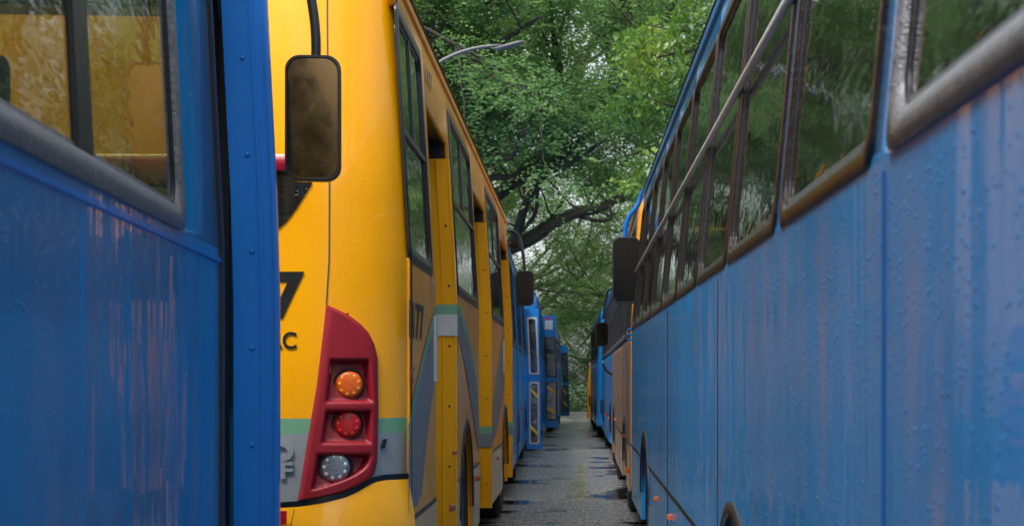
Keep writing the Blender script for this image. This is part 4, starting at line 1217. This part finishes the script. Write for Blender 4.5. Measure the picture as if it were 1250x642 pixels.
spots = [
    (base2, 'mid green tree closing the far end of the aisle, on its right', (4.6, 60, 0), 2.0, 1.0, 'leaf_mid'),
    (base2, 'pale tree straight behind the end of the aisle', (-3.6, 74, 0), 4.0, .95, 'leaf_mid'),
    (base1, 'dark tree over the right row behind the bright green one', (5.6, 44, 0), 1.0, 1.15, 'leaf_dark'),
    (base1, 'tall dark tree far behind the big limb, on the left', (-7.5, 50, 0), 3.3, 1.25, 'leaf_dark'),
    (base1, 'dark tree far behind on the right, above the blue buses', (7.0, 56, 0), 5.0, 1.2, 'leaf_dark'),
    (base2, 'distant tree at the back left of the aisle', (-7.0, 84, 0), .5, 1.35, 'leaf_mid'),
    (base2, 'distant tree at the back right of the aisle', (7.0, 86, 0), 1.8, 1.35, 'leaf_mid'),
    (base2, 'most distant tree in the middle of the view', (0.5, 98, 0), 2.7, .72, 'leaf_mid'),
    (base2, 'distant tree at the far left edge of the park', (-16, 70, 0), 3.9, 1.3, 'leaf_mid'),
    (base2, 'distant tree at the far right edge of the park', (16, 70, 0), 5.1, 1.3, 'leaf_mid'),
    (base1, 'tall tree behind the far right buses, its crown high over the aisle', (3.9, 48, 0), 3.9, 1.5, 'leaf_dark'),
    (base1, 'very tall dark tree rising behind the last blue bus of the left row', (-3.6, 64, 0), 1.3, 1.6, 'leaf_dark'),
    (base1, 'dark tree beside the left row level with the near blue bus', (-7.6, 9, 0), 4.4, 1.0, 'leaf_dark'),
    (base1, 'dark tree beside the right row level with the near blue bus', (8.0, 13, 0), 2.2, 1.0, 'leaf_mid'),
    (base1, 'dark tree beside the left row behind the viewer', (-8.6, -8, 0), .4, 1.0, 'leaf_mid'),
    (base1, 'dark tree beside the right row behind the viewer', (8.6, -6, 0), 5.6, 1.0, 'leaf_dark'),
    (base2, 'tree standing behind the viewer at the end of the lane', (-3.5, -26, 0), 5.6, 1.0, 'leaf_mid'),
    (base2, 'second tree standing behind the viewer at the end of the lane', (5.0, -28, 0), 2.6, 1.0, 'leaf_dark'),
]
for (b_, lab, loc, rz, sc, mt) in spots:
    copy_tree(b_, lab, loc, rz, (sc, sc, sc), M[mt])
# hedge mass under the far trees
cs = []
for k in range(420):
    x = rng.uniform(-14, 14); y = rng.uniform(63, 70); cs.append((x, y, rng.uniform(.1, 5.2)))
me = leaves_mesh('undergrowth', cs, .9, 200, .14, M['leaf_dark'], frond=5); o = bpy.data.objects.new('undergrowth', me); COL.objects.link(o); o['kind'] = 'stuff'
o['label'] = 'dark undergrowth closing the far end of the aisle'; o['category'] = 'bushes'

# ------------------------------------------------------------------ light
wd = bpy.data.worlds.new('World'); S.world = wd; wd.use_nodes = True
nt = wd.node_tree; bg = nt.nodes['Background']
sky = nt.nodes.new('ShaderNodeTexSky'); sky.sky_type = 'NISHITA'; sky.sun_disc = False
SUN_EL, SUN_AZ = R(58), R(215)
sky.sun_elevation = SUN_EL; sky.sun_rotation = SUN_AZ; sky.air_density = 1.0; sky.dust_density = 4.0
hs = nt.nodes.new('ShaderNodeHueSaturation'); hs.inputs['Saturation'].default_value = .35; hs.inputs['Value'].default_value = 1.25
nt.links.new(sky.outputs[0], hs.inputs['Color']); nt.links.new(hs.outputs[0], bg.inputs[0]); bg.inputs[1].default_value = .15
sun = bpy.data.lights.new('sun', 'SUN'); sun.energy = 1.5; sun.angle = R(14); sun.color = (1, .97, .92)
so = bpy.data.objects.new('sun', sun); COL.objects.link(so)
dv = Vector((math.sin(SUN_AZ) * math.cos(SUN_EL), math.cos(SUN_AZ) * math.cos(SUN_EL), math.sin(SUN_EL)))
so.rotation_euler = dv.to_track_quat('Z', 'Y').to_euler()

cam = bpy.data.cameras.new('camera'); co = bpy.data.objects.new('camera', cam); COL.objects.link(co)
co.location = (0, 0, H); co.rotation_euler = (R(90), 0, 0)
cam.sensor_width = 36; cam.lens = F / 1250 * 36; cam.shift_x = -(VX - 625) / 1250; cam.shift_y = (HY - 321) / 1250
cam.clip_start = .05; cam.clip_end = 1500
cam.dof.use_dof = True; cam.dof.focus_distance = 8.5; cam.dof.aperture_fstop = 7.1
S.camera = co
S.view_settings.view_transform = 'Standard'; S.view_settings.look = 'None'; S.view_settings.exposure = .92
S.cycles.max_bounces = 8; S.cycles.transparent_max_bounces = 12; S.cycles.use_denoising = True
